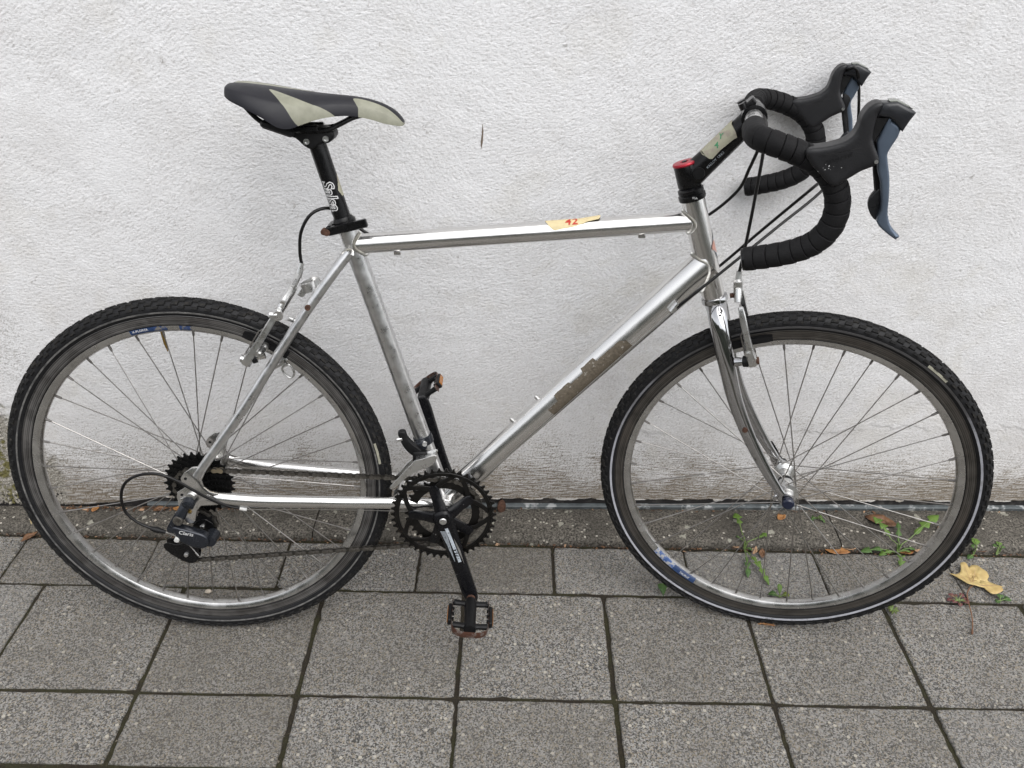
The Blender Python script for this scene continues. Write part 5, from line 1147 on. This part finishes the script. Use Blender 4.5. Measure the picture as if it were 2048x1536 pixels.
# ---- front derailleur
fd = empty('front_derailleur', bike)
stn = std.normalized(); bc = Vector(Q(443, 0, 297)) + stn * 0.134
mb = MB(); mb.lathe([(0.0153, -0.0085), (0.0172, -0.0075), (0.0178, 0.0), (0.0172, 0.0075), (0.0153, 0.0085)], bc, stn, 28, closed=True); mb.build('band_clamp', 'mech', fd)
mb = MB(); mb.box(Q(402, 21, 424), (0.022, 0.014, 0.016), Matrix.Rotation(R(-15), 3, 'Y'), 0.002); mb.build('clamp_block', 'mech', fd)
mb = MB(); mb.cyl(Q(410, 26, 431), Q(410, 31, 431), 0.0042, 12); mb.build('clamp_bolt', 'silver', fd)
mb = MB(); pillow(mb, spline([(364, 456), (376, 458), (380, 446), (390, 434), (402, 424), (408, 410), (400, 405), (386, 412), (374, 426), (368, 440)], 3, True), 30, 6.5, 2.5, 3); mb.build('link_arm', 'black_matte', fd, smooth=60)
mb = MB(); mb.cyl(Q(371, 33, 444), Q(362, 34, 442), 0.0042, 12); mb.build('cable_bolt', 'silver', fd)
mb = MB(); mb.box(Q(402, 34, 410), (0.026, 0.014, 0.02), None, 0.002); mb.build('pivot_block', 'black_matte', fd)
plate = spline([(394, 413), (406, 416), (425, 423), (433, 423), (432, 415), (426, 405), (416, 399), (393, 389), (375, 375), (360, 360), (351, 354), (348, 358), (354, 366), (367, 381), (378, 395), (388, 405)], 2, True)
for w, m_ in ((57, 'silver'), (36, 'silver')): mb = MB(); pillow(mb, plate, w, 0.9, 0.3, 1); mb.build('cage_plate', m_, fd, smooth=40)
mb = MB(); mb.box(Q(413, 46.5, 416), (0.036, 0.021, 0.0016), Matrix.Rotation(R(-15), 3, 'Y')); mb.build('cage_bridge', 'silver', fd)
mb = MB(); mb.box(Q(357, 46.5, 341), (0.008, 0.021, 0.0016), Matrix.Rotation(R(-40), 3, 'Y')); mb.build('cage_bridge', 'silver', fd)

# ---- brakes (linear pull)
def brake(root, piv_, top, lean_, fwd):
    """piv_, top: (u, v) of arm pivot and arm top; fwd: +1 when the arm stands ahead of the blade"""
    for s in (1, -1):
        (u0, v0), (u1, v1) = piv_, top
        du, dv = (u1 - u0), (v1 - v0); L_ = math.hypot(du, dv); du /= L_; dv /= L_; nu, nv = dv, -du
        rings = []
        for t, hw, hh, wo in ((-0.09, 6, 5.5, 60), (-0.06, 8.5, 7, 60), (0.06, 8.5, 7, 60), (0.16, 6.6, 6, 60), (0.5, 5.6, 5, 59), (0.85, 5.2, 4.4, 57), (1.0, 4.4, 3.8, 55), (1.03, 2.5, 2.4, 55)):
            c = (u0 + (u1 - u0) * t, v0 + (v1 - v0) * t)
            rings.append([Q(c[0] + nu * x * hw, s * (wo + y * hh), c[1] + nv * x * hw) for x, y in ((-1, -0.6), (-0.7, -1), (0.7, -1), (1, -0.6), (1, 0.6), (0.7, 1), (-0.7, 1), (-1, 0.6))])
        mb = MB(); mb.rings(rings); mb.build('brake_arm', 'silver', root, smooth=40)
        b0 = (u0 - fwd * 20, v0 - fwd * 8)
        mb = MB(); mb.tube([Q(b0[0] - fwd * 6, s * 53, b0[1]), Q(u0 - fwd * 12, s * 56, v0 - 4 * fwd), Q(u0 - fwd * 4, s * 58, v0)], [0.0085, 0.0062, 0.0062], 14); mb.build('brake_boss', 'chrome' if fwd > 0 else 'alu', root)
        mb = MB(); mb.tube([Q(u0 - fwd * 13, s * 56, v0 - 4 * fwd), Q(u0 - fwd * 6, s * 58, v0 - 2 * fwd)], 0.0095, 14); mb.build('spring_housing', 'black_matte', root)
        mb = MB(); mb.tube([Q(u0 + fwd * 4, s * 60, v0 + 1), Q(u0 + fwd * 11, s * 60.5, v0 + 3)], [0.0065, 0.0062], 14); mb.build('pivot_bolt', 'rust' if fwd > 0 else 'silver', root)
        # spring wire beside the arm
        mb = MB(); mb.tube([Q(u0 - nu * 9, s * 58, v0 - nv * 9), Q((u0 + u1) / 2 - nu * 9, s * 57, (v0 + v1) / 2 - nv * 9), Q(u0 + (u1 - u0) * .62 - nu * 3, s * 60, v0 + (v1 - v0) * .62 - nv * 3)], 0.0011, 6); mb.build('return_spring', 'spoke', root)
    return root
fb = empty('front_brake', bike); steered(fb)
brake(fb, (976, 617), (945, 707), 0, 1)
rb = empty('rear_brake', bike)
brake(rb, (126, 603), (186, 692), 0, -1)
def pad(root, c, th0, th1, s, holder, wpad=16.5):
    """rubber block following the rim between two angles about the wheel centre c"""
    mb = MB(); rings = []
    for i in range(9):
        th = R(th0 + (th1 - th0) * i / 8); sc = 0.75 if i in (0, 8) else 1
        rings.append([Q(c[0] + r * math.cos(th), s * w, c[1] + r * math.sin(th)) for r, w in ((308 - 5.5 * sc, 12.8), (308 + 5.5 * sc, 12.8), (308 + 5.0 * sc, 24), (308 - 5.0 * sc, 24))])
    mb.rings(rings); mb.build('brake_pad', 'black_matte', root, smooth=30)
    thm = R((th0 + th1) / 2); p = (c[0] + 308 * math.cos(thm), c[1] + 308 * math.sin(thm))
    mb = MB(); mb.tube([Q(p[0], s * 24, p[1]), Q(p[0], s * 46, p[1])], 0.0035, 10); mb.tube([Q(p[0], s * 28, p[1]), Q(p[0], s * 36, p[1])], 0.0075, 14); mb.tube([Q(p[0], s * 44, p[1]), Q(p[0], s * 66, p[1])], 0.0058, 12); mb.tube([Q(p[0], s * 66, p[1]), Q(p[0], s * 69, p[1])], 0.0035, 6); mb.build('pad_holder', 'silver', root)
for s in (1, -1):
    pad(fb, (WB, RW), 119, 103.5, s, None); pad(rb, (0, RW), 69, 54, s, None)
# noodle, holder and cable of each brake
mb = MB(); mb.tube([Q(939, 53, 716), Q(938, 48, 726), Q(937, 44, 736)], [(0.006, 0.005), (0.007, 0.006), (0.0065, 0.006)], 12); mb.build('noodle_holder', 'silver', fb)
mb = MB(); mb.box(Q(937, 40, 734), (0.014, 0.014, 0.034), Matrix.Rotation(R(-8), 3, 'Y'), 0.003); mb.build('noodle_bracket', 'silver', fb)
mb = MB(); mb.tube([Q(936, 36, 748), Q(935.5, 34, 762)], [0.0055, 0.0048], 14); mb.build('noodle', 'silver', fb)
mb = MB(); mb.cyl(Q(934, 42, 724), Q(926, 42, 722), 0.0042, 10); mb.build('link_bolt', 'rust', fb)
mb = MB(); mb.tube([Q(*p) for p in spline([(935.5, 34, 760), (938, 33, 790), (941, 31, 850), (943, 28, 910), (944, 24, 950), (941, 20, 980), (931, 14, 1000), (915, 6, 1012)], 5)], 0.0026, 10); mb.build('cable_housing', 'cable', fb, smooth=60)
mb = MB(); mb.tube(spline([Q(188, 58, 694), Q(193, 52, 704), Q(200, 34, 715), Q(205, 16, 724), Q(208, 4, 732)], 4), [(0.0055, 0.004)] * 17, 10); mb.build('noodle_link', 'silver', rb)
for (u, w, v) in ((193, 54, 703), (203, 26, 719)): mb = MB(); mb.cyl(Q(u - 1, w + 2, v), Q(u - 1, w + 6, v - 1), 0.0042, 12); mb.build('link_bolt', 'silver', rb)
mb = MB(); mb.tube([Q(207, 3, 728), Q(210, 1, 738), Q(214, 0, 752)], [0.0055, 0.0058, 0.0042], 14); mb.build('noodle', 'silver', rb)
mb = MB(); mb.cyl(Q(182, 62, 683), Q(171, 64, 684), 0.006, 12); mb.cyl(Q(180, 54, 683), Q(184, 66, 682), 0.0085, 14); mb.build('cable_anchor', 'silver', rb)
mb = MB(); mb.tube([Q(*p) for p in spline([(214, 0, 750), (213, 0, 772), (218, 0, 804), (236, -2, 832), (262, -12, 840), (288, -22, 826), (306, -26, 806), (330, -24, 792), (365, -22, 787)], 5)], 0.0027, 10); mb.build('cable_housing', 'cable', rb, smooth=60)
# silver band bracket and slotted plate between the stays
mb = MB(); bc2 = Vector(Q(228, 6, 716)); bax = Vector((-0.35, 0, 0.94)); mb.lathe([(0.0150, -0.008), (0.0172, -0.0075), (0.0172, 0.0075), (0.0150, 0.008)], bc2, bax, 28, closed=True); rk = mb.build('band_bracket', 'silver', bike)
mb = MB(); mb.box(Q(214, 2, 706), (0.012, 0.018, 0.022), Matrix.Rotation(R(35), 3, 'Y'), 0.002); mb.build('bracket_lug', 'silver', rk)
mb = MB(); mb.tube(spline([Q(166, 8, 566), Q(172, 8, 553), Q(180, 8, 549), Q(186, 8, 556), Q(184, 8, 566), Q(178, 8, 574)], 4, True), 0.002, 8, closed=True); mb.build('slotted_plate', 'silver', rk)
mb = MB(); mb.box(Q(166, 0, 578), (0.022, 0.05, 0.004), Matrix.Rotation(R(-30), 3, 'Y')); mb.build('bridge_plate', 'silver', rk)

# ---- cables at the front
cab = empty('cables', bike)
mb = MB(); pts = [Q(832, 28, 690), Q(868, 35, 726), Q(931, 20, 776), Q(1001, -15, 822), Q(1075, -55, 869), Q(1122, -98, 906), Q(1150, -132, 945), Q(1160, -160, 988), SQ(1088, -178, 1046), SQ(1072, -190, 1044)]
mb.tube(spline(pts, 6), 0.0025, 10); mb.build('cable_housing', 'cable', cab, smooth=60)
mb = MB(); pts = [Q(832, -28, 690), Q(872, -32, 712), Q(910, -25, 746), Q(965, 20, 826), Q(1008, 78, 900), SQ(1030, 150, 960), SQ(1050, 185, 1010), SQ(1066, 193, 1040)]
mb.tube(spline(pts, 6), 0.0025, 10); mb.build('cable_housing', 'cable', cab, smooth=60)
mb = MB(); pts = [SQ(918, 4, 1012), SQ(938, 24, 1000), SQ(942, 34, 980), Q(930, 40, 950), Q(924, 30, 921), Q(917, 8, 882), Q(886, -22, 838), Q(850, -24, 820), Q(800, -20, 808)]
mb.tube(spline(pts, 6), 0.0026, 10); mb.build('cable_housing', 'cable', cab, smooth=60)
for s in (1, -1):
    mb = MB(); mb.tube([Q(824, s * 26, 681), Q(560, s * 15, 399), Q(452, s * 8, 272)], 0.0007, 6); mb.build('gear_wire', 'wire', cab)

# ---- masking tape with the number on the top tube
tt_fn = on_tube(Q(306, 0, 784.5), Q(850, 0, 829.5), 0.0162, 0.0162, (0, 0, 1), 0.0008); tt_fn2 = on_tube(Q(306, 0, 784.5), Q(850, 0, 829.5), 0.0162, 0.0162, (0, 0, 1), 0.0012)
prof = []
for s in np.linspace(0.309, 0.398, 26):
    t = (s - 0.309) / 0.089
    hi = np.interp(t, [0, 0.06, 0.14, 0.5, 0.75, 0.96, 1.0], [0.20, 0.95, 1.32, 1.08, 0.70, 0.62, 0.2]) + random.gauss(0, 0.015); lo = np.interp(t, [0, 0.6, 0.72, 1.0], [-0.7, -0.7, -0.55, -0.4])
    prof.append((s, lo, hi))
tp_ = patch_on('masking_tape', tt_fn, prof, 'maskingtape', bike, 10)
def lift(o):                                                      # the front end of the tape has come loose and stands up
    for v in o.data.vertices:
        s = v.co.x * 1000 - 306
        if s > 362: v.co.z += (s - 362) * 0.00009; v.co.y += (s - 362) * 0.00003
lift(tp_)
lettering('lettering', '42', 0.0190, lambda x, y: tt_fn2(0.350 + x, 0.50 - y / 0.0162), 'ink_red', tp_, 0.15, 0.0004, 1.15)

# ------------------------------------------------------------------ weeds and fallen leaves
def leaf_blade(mb, root, tip, width, lobes=0, lift=0.01, curl=0.0, n=26, tipw=0.0, stalk=0.0, y0=None):
    """toothed leaf from root to tip: strip on both sides of a midrib, arched by `lift`"""
    a = Vector(root); b = Vector(tip); d = b - a; L_ = d.length; t_ = d.normalized(); side = t_.cross(Vector((0, 0, 1))).normalized(); vs = []; fs = []
    for i in range(n + 1):
        t = i / n; env = math.sin(math.pi * min(1, max(0, (t - stalk) / (1 - stalk))) ** 1.25) ** 0.8 if t > stalk else 0.0
        if lobes:
            ph = (t * lobes) % 1.0; env *= 0.16 + 0.84 * (1 - ph) ** 1.5 if t < 0.84 else 1.0
        hw = max(0.0009, width * env); c = a + d * t + Vector((0, 0, lift * math.sin(math.pi * t) + curl * t * t))
        if y0 is not None and y0 + c.y > -0.0395: c.z = max(c.z, (0.0225 if t < 0.93 else 0.021) + 0.05 * lift)
        k1 = hw * random.uniform(0.88, 1.1); k2 = hw * random.uniform(0.88, 1.1)
        vs += [c - side * k1 + Vector((0, 0, k1 * 0.28 + random.gauss(0, 0.0005))) - t_ * (k1 * 0.35 if lobes else 0), c, c + side * k2 + Vector((0, 0, k2 * 0.28 + random.gauss(0, 0.0005))) - t_ * (k2 * 0.35 if lobes else 0)]
        if i:
            o = 3 * (i - 1); fs += [(o, o + 1, o + 4, o + 3), (o + 1, o + 2, o + 5, o + 4)]
    mb.add(vs, fs); return mb
def thicken(o, t=0.0004):
    md = o.modifiers.new('thickness', 'SOLIDIFY'); md.thickness = t; return o
def weed(name, label, cat, base, leaves, group=None):
    r = empty(name, None, base); tag(r, label, cat, group)
    for (tip, w, lob, lf, mat, stk) in leaves:
        mb = MB(); leaf_blade(mb, (0, 0, 0.001), (tip[0] - base[0], tip[1] - base[1], tip[2] - base[2]), w * (0.8 if lob else 0.85), lob, lf, stalk=stk, y0=base[1] if base[1] > -0.1 and base[2] == 0 else None); thicken(mb.build('leaf', mat, r, smooth=60))
        mb = MB(); a = Vector((0, 0, 0.0016)); b = Vector((tip[0] - base[0], tip[1] - base[1], tip[2] - base[2])); rib = []
        for t in np.linspace(0, 0.84, 13):
            c = a + (b - a) * t + Vector((0, 0, lf * math.sin(math.pi * t) + 0.0006))
            if -0.1 < base[1] and base[2] == 0 and base[1] + c.y > -0.0395: c.z = max(c.z, 0.0233 + 0.05 * lf)
            rib.append(c)
        mb.tube(rib, [0.0012 * (1.1 - t) for t in np.linspace(0, 0.84, 13)], 5); mb.build('midrib', 'green_mid', r, smooth=60)
    return r
weed('dandelion', 'sprawling dandelion with long narrow leaves under the front hub, in the kerb joint', 'weed', (0.962, -0.0415, 0.0),
     [((0.957, 0.052, 0.028), 0.014, 5, 0.014, 'green', 0.45), ((1.020, -0.010, 0.022), 0.011, 2, 0.010, 'green', 0.5), ((0.949, -0.130, 0.004), 0.011, 5, 0.010, 'green_dark', 0.25), ((0.990, -0.150, 0.004), 0.013, 6, 0.012, 'green', 0.1), ((0.945, -0.018, 0.015), 0.005, 2, 0.006, 'green_dark', 0.2), ((0.978, -0.050, 0.008), 0.006, 2, 0.006, 'green_dark', 0.2)])
weed('dandelion', 'dandelion rosette with broad toothed leaves in the kerb joint behind the front wheel rim', 'weed', (1.310, -0.0415, 0.0),
     [((1.270, 0.030, 0.045), 0.017, 5, 0.012, 'green', 0.25), ((1.325, 0.018, 0.040), 0.010, 4, 0.010, 'green_dark', 0.15), ((1.432, 0.046, 0.040), 0.018, 5, 0.014, 'green', 0.28), ((1.222, -0.046, 0.006), 0.014, 4, 0.010, 'green_dark', 0.3), ((1.262, -0.056, 0.006), 0.012, 4, 0.008, 'green', 0.25), ((1.300, -0.092, 0.004), 0.014, 4, 0.012, 'green', 0.2), ((1.350, -0.040, 0.012), 0.009, 3, 0.008, 'green_dark', 0.15), ((1.338, -0.048, 0.010), 0.007, 3, 0.006, 'green', 0.15)])
weed('plantain', 'small three-leaved seedling in the paving joint below the front hub, just above the rim', 'weed', (1.004, -0.182, 0.0),
     [((0.980, -0.178, 0.006), 0.0085, 0, 0.006, 'green_dark', 0.1), ((1.006, -0.160, 0.020), 0.0062, 0, 0.004, 'green', 0.15), ((1.026, -0.178, 0.006), 0.008, 0, 0.004, 'moss', 0.2)])
weed('seedling', 'small green seedling growing from the zinc strip at the wall foot', 'weed', (1.150, 0.048, 0.018),
     [((1.132, 0.038, 0.022), 0.010, 2, 0.006, 'green_dark', 0.2), ((1.158, 0.040, 0.030), 0.011, 2, 0.006, 'green', 0.2), ((1.168, 0.036, 0.018), 0.009, 2, 0.005, 'green_dark', 0.2)])
weed('seedling', 'round-leaved seedling in the kerb joint touching the front tyre', 'weed', (1.486, -0.0415, 0.0),
     [((1.494, -0.010, 0.018), 0.011, 0, 0.004, 'green', 0.2), ((1.474, -0.036, 0.010), 0.008, 0, 0.004, 'green_dark', 0.2), ((1.462, -0.060, 0.005), 0.007, 0, 0.003, 'green_dark', 0.2)])
weed('seedling', 'tiny clover-like seedling in the kerb joint farther out than the front wheel', 'weed', (1.538, -0.0415, 0.0),
     [((1.545, -0.020, 0.012), 0.0075, 0, 0.003, 'green', 0.3), ((1.526, -0.030, 0.008), 0.006, 0, 0.003, 'green_dark', 0.3), ((1.552, -0.036, 0.006), 0.0055, 0, 0.003, 'green_dark', 0.3)])
weed('seedling', 'rounded dark green leaves peeping out under the yellow fallen leaf', 'weed', (1.476, -0.180, 0.0),
     [((1.480, -0.166, 0.008), 0.009, 0, 0.004, 'green_dark', 0.15), ((1.500, -0.178, 0.005), 0.0085, 0, 0.004, 'green_dark', 0.2), ((1.464, -0.186, 0.004), 0.007, 0, 0.003, 'green_dark', 0.2)])
weed('oxalis', 'dark red sprout in the paving joint beside the yellow leaf stalk', 'weed', (1.385, -0.182, 0.0),
     [((1.385 + 0.024 * math.cos(a), -0.182 + 0.017 * math.sin(a), 0.004 + 0.006 * (k % 2)), 0.0058, 0, 0.003, 'red_leaf', 0.35) for k, a in enumerate(np.linspace(0.2, 6.1, 9))])
weed('moss_sprout', 'yellow green moss tuft in the slab joint below the front tyre', 'weed', (1.233, -0.214, 0.0),
     [((1.233 + 0.012 * math.cos(a) * random.uniform(0.6, 1.2), -0.212 + 0.016 * math.sin(a) * random.uniform(0.5, 1.2), 0.006), 0.0024, 0, 0.003, 'moss', 0.2) for a in np.linspace(0, 6.0, 13)])
wl_ = empty('weed_leaf', None, (0.757, -0.184, 0.0)); tag(wl_, 'single upright dark green leaf in the paving joint at the front tyre', 'weed')
mb = MB(); leaf_blade(mb, (0, 0, 0.0), (-0.003, 0.026, 0.012), 0.0105, 0, 0.006, stalk=0.05); thicken(mb.build('leaf', 'green_dark', wl_, smooth=60))

# the big yellow leaf with its long stalk
yl = empty('fallen_leaf', None, (1.432, -0.144, 0.001)); tag(yl, 'large pale yellow fallen leaf with a long brown stalk lying on the slabs', 'leaf')
out = spline([(1.431, -0.146), (1.421, -0.143), (1.4125, -0.1285), (1.405, -0.113), (1.4005, -0.104), (1.413, -0.107), (1.424, -0.104), (1.429, -0.093), (1.432, -0.083), (1.442, -0.081), (1.4465, -0.086), (1.4475, -0.095), (1.453, -0.086), (1.461, -0.083), (1.470, -0.086), (1.4725, -0.096), (1.479, -0.106), (1.4795, -0.118), (1.474, -0.126), (1.484, -0.132), (1.497, -0.139), (1.501, -0.145), (1.492, -0.149), (1.489, -0.160), (1.476, -0.168), (1.463, -0.170), (1.458, -0.160), (1.460, -0.149), (1.452, -0.150), (1.441, -0.149)], 4, True)
cx_, cy_ = 1.448, -0.122; mb = MB(); k = len(out); rings = []
for f in (1.0, 0.8, 0.6, 0.4, 0.2):
    rings.append([(cx_ + (x - cx_) * f - 1.432, cy_ + (y - cy_) * f + 0.144, 0.003 + 0.010 * f ** 1.6 * (0.5 + 0.5 * math.sin(i / k * 2 * math.pi * 4 + 1.0)) + 0.0035 * (1 - f) + 0.004 * max(0, math.sin((x - 1.43) * 70)) * f) for i, (x, y) in enumerate(out)])
mb.rings(rings, cap=False); mb.add([(cx_ - 1.432, cy_ + 0.144, 0.0065)] + rings[-1], [(0, 1 + i, 1 + (i + 1) % k) for i in range(k)])
thicken(mb.build('blade', 'leaf_yellow', yl, smooth=70), 0.0005)
mb = MB(); mb.tube(spline([(0.0, 0.0, 0.007), (-0.012, -0.010, 0.010), (-0.024, -0.026, 0.009), (-0.030, -0.048, 0.006), (-0.036, -0.075, 0.004), (-0.046, -0.102, 0.0025), (-0.058, -0.126, 0.002)], 5), [0.0012] * 28 + [0.0018, 0.0022, 0.0018], 8); mb.build('stalk', 'stalk', yl, smooth=60)
for (x, y, ang) in ((1.414, -0.112, 0), (1.437, -0.092, 1), (1.461, -0.094, 2), (1.483, -0.146, 3)):
    mb = MB(); mb.tube([(0.001, 0.001, 0.0085), ((x - 1.432) * 0.5, (y + 0.144) * 0.5, 0.0105), (x - 1.432, y + 0.144, 0.0125)], [0.0007, 0.0005, 0.0003], 5); mb.build('vein', 'leaf_pink', yl)
def dry_leaf(label, c, size, rot, mat, elong=1.5, curl=0.5, z=0.001, group=None, pts=None):
    """small curled dry leaf"""
    o_ = []
    base = pts or [(-1, 0), (-0.6, 0.42), (-0.1, 0.62), (0.4, 0.5), (0.75, 0.25), (1.05, 0.0), (0.7, -0.3), (0.3, -0.5), (-0.2, -0.58), (-0.65, -0.36)]
    o = spline([(p[0] * random.uniform(0.9, 1.1), p[1] * random.uniform(0.85, 1.15)) for p in base], 3, True)
    mb = MB(); k = len(o); rings = []
    for f in (1.0, 0.66, 0.33):
        ring = []
        for i, (x, y) in enumerate(o):
            x2, y2 = x * f * size * 0.5 * elong / 1.5, y * f * size * 0.5
            zz = 0.002 + curl * size * (abs(y * f) ** 1.6 * 0.55 + max(0, x * f) ** 2 * 0.25) + random.gauss(0, size * 0.012)
            ring.append((x2 * math.cos(rot) - y2 * math.sin(rot), x2 * math.sin(rot) + y2 * math.cos(rot), zz))
        rings.append(ring)
    mb.rings(rings, cap=False); mb.add([(0, 0, 0.002)] + rings[-1], [(0, 1 + i, 1 + (i + 1) % k) for i in range(k)])
    ob = mb.build('dry_leaf', mat, None, smooth=70, loc=(c[0], c[1], z)); thicken(ob); tag(ob, label, 'leaf', group); return ob
dry_leaf('orange brown torn leaf lying at the wall foot directly behind the front hub', (1.066, 0.046, 0), 0.030, 0.6, 'leaf_orange', 1.3, 0.35, 0.0195)
dry_leaf('long brown leaf lying against the wall behind the dandelion rosette', (1.298, 0.040, 0), 0.062, -0.55, 'leaf_brown', 1.7, 0.35, 0.0195)
dry_leaf('pinkish tan leaf standing at the dandelion leaf tip, beside the front rim', (1.432, 0.012, 0), 0.038, 1.25, 'leaf_pink', 1.5, 0.4, 0.0195)
dry_leaf('pale tan curled leaf in the kerb joint right of the dandelion rosette', (1.357, -0.038, 0), 0.042, -1.1, 'leaf_pink', 1.6, 0.5, 0.006)
dry_leaf('reddish brown leaf tucked under the dandelion rosette', (1.335, -0.036, 0), 0.040, 0.2, 'leaf_orange', 1.6, 0.3, 0.001)
dry_leaf('brown curled leaf in the kerb joint beyond the front tyre', (1.508, -0.030, 0), 0.034, 0.1, 'leaf_brown', 1.8, 0.5, 0.003)
dry_leaf('small tan leaf in the kerb joint left of the sprawling dandelion', (0.943, -0.036, 0), 0.019, -0.5, 'leaf_pink', 1.5, 0.4, 0.003)
dry_leaf('tan curled leaf between the sprawling dandelion leaves', (0.983, -0.048, 0), 0.022, 1.1, 'leaf_pink', 1.5, 0.5, 0.003)
dry_leaf('dark brown crumpled leaf right beside the sprawling dandelion', (0.998, -0.058, 0), 0.028, 1.4, 'leaf_brown', 1.4, 0.6, 0.003)
dry_leaf('long orange leaf lying in the kerb joint between both dandelions', (1.170, -0.040, 0), 0.046, -0.25, 'leaf_orange', 1.8, 0.25, 0.001)
dry_leaf('short tan leaf in the kerb joint right of the long orange leaf', (1.203, -0.034, 0), 0.026, -0.15, 'leaf_pink', 1.6, 0.4, 0.003)
dry_leaf('small bright orange leaf at the wall foot behind the rear wheel', (-0.533, 0.026, 0), 0.026, 1.2, 'leaf_orange', 1.3, 0.4, 0.0195)
dry_leaf('brown pointed leaf in the slab joint left of the rear tyre', (-0.652, -0.050, 0), 0.028, 0.9, 'leaf_brown', 2.0, 0.5, 0.001)
dry_leaf('dark brown leaf at the wall foot behind the derailleur cable loop', (-0.385, 0.030, 0), 0.030, 0.2, 'leaf_brown', 1.6, 0.4, 0.0195)
dry_leaf('brown leaf at the wall foot close to the cassette', (-0.345, 0.032, 0), 0.024, -0.3, 'leaf_orange', 1.6, 0.4, 0.0195)
rl = empty('iron_lug', None, (0.408, yw(0.408) - 0.012, 0.017)); tag(rl, 'rusty brown iron lug at the wall foot beside the chainring', 'metal lug')
mb = MB(); mb.lathe([(0.0001, -0.007), (0.014, -0.007), (0.0165, -0.004), (0.0165, 0.003), (0.013, 0.006), (0.0001, 0.007)], (0, 0, 0.010), (0.35, -1, 0.25), 22); mb.v = [(x * 0.62, y, z) for x, y, z in mb.v]; mb.build('disc', 'rust', rl)
mb = MB(); mb.cyl((0, 0.002, 0.010), (0, 0.014, 0.010), 0.005, 12); mb.build('spike', 'rust', rl)
# conifer sprig at the front tyre
sp_ = empty('conifer_sprig', None, (0.956, -0.256, 0.001)); tag(sp_, 'dry orange brown conifer sprig on the slab at the front tyre contact', 'twig')
mb = MB(); mb.tube([(-0.016, 0.0, 0.002), (0.0, 0.001, 0.0035), (0.018, -0.003, 0.002)], 0.0009, 6); mb.build('stem', 'leaf_orange', sp_)
for i in range(16):
    x = random.uniform(-0.014, 0.016); a = random.choice((-1, 1)) * random.uniform(0.4, 1.1); l = random.uniform(0.006, 0.011)
    mb = MB(); mb.tube([(x, 0, 0.003), (x + l * math.cos(a), l * math.sin(a), 0.003 + random.uniform(0, 0.004))], [0.0007, 0.0003], 5); mb.build('needle', 'leaf_orange', sp_)
# straw blade by the rear tyre, pebbles
st_ = MB(); st_.tube(spline([(0, 0, 0), (-0.006, 0.012, 0.014), (-0.018, 0.03, 0.024)], 5), [0.0013] * 8 + [0.0008, 0.0006, 0.0004], 6); tag(st_.build('straw', 'straw', None, loc=(-0.648, -0.04, 0.0)), 'dry yellow grass blade in the kerb joint left of the rear tyre', 'straw')
def pebble(label, c, s, mat='pebble', group=None):
    mb = MB(); rr = random.Random(int(c[0] * 1e4)); prof = [(0.02, -0.45), (0.8, -0.35), (1.0, 0.0), (0.75, 0.38), (0.02, 0.5)]
    mb.lathe([(r * s, h * s) for r, h in prof], (0, 0, s * 0.42), (0, 0, 1), 10); mb.v = [(x * rr.uniform(0.95, 1.2) * 1.15, y * rr.uniform(0.8, 1.05), z) for x, y, z in mb.v]
    tag(mb.build('pebble', mat, None, smooth=80, loc=c), label, 'pebble', group)
pebble('pale pebble in the slab joint inside the rear rim at its lowest point', (-0.203, -0.199, 0.0005), 0.0062)
pebble('whitish pebble on the kerb behind the rear rim, near the left edge', (-0.60, 0.002, 0.0178), 0.0045)
pebble('whitish pebble on the kerb just left of the derailleur', (-0.385, -0.005, 0.0178), 0.0045)
# dry litter along the kerb joint and the wall foot
mb = MB()
def crumb(x, y, z, s):
    a = random.uniform(0, 6.28); l = s * random.uniform(0.6, 1.8); w = s * random.uniform(0.3, 0.7); dx, dy = math.cos(a), math.sin(a)
    p = [(-l, -w), (l * random.uniform(0.4, 1), -w * random.uniform(0.3, 1)), (l, w * random.uniform(0.2, 1)), (-l * random.uniform(0.3, 1), w)]
    mb.add([(x + u * dx - v * dy, y + u * dy + v * dx, z + random.uniform(0, s * 0.8)) for u, v in p], [(0, 1, 2, 3)])
for i in range(520):
    x = random.uniform(-0.8, 1.75); crumb(x, YK + 0.003 + random.gauss(0, 0.0035), -0.002 + random.uniform(0, 0.004), random.uniform(0.0012, 0.0036))
for i in range(260):
    x = random.uniform(-0.62, -0.20) if random.random() < 0.8 else random.uniform(-0.05, 1.7); crumb(x, yw(x) - 0.010 - abs(random.gauss(0, 0.005)), 0.0165 + random.uniform(0, 0.003), random.uniform(0.0015, 0.0045))
for i in range(len(mb.mi)): mb.mi[i] = random.choice((0, 0, 0, 0, 0, 1, 1, 1, 2))
tag(mb.build('leaf_litter', [leaf_mat('rotted_litter', (0.055, 0.032, 0.02), (0.09, 0.045, 0.022)), 'leaf_brown', 'leaf_pink'], None, smooth=None), 'brown crumbs of leaf litter along kerb joint and wall foot', 'litter', kind='stuff')
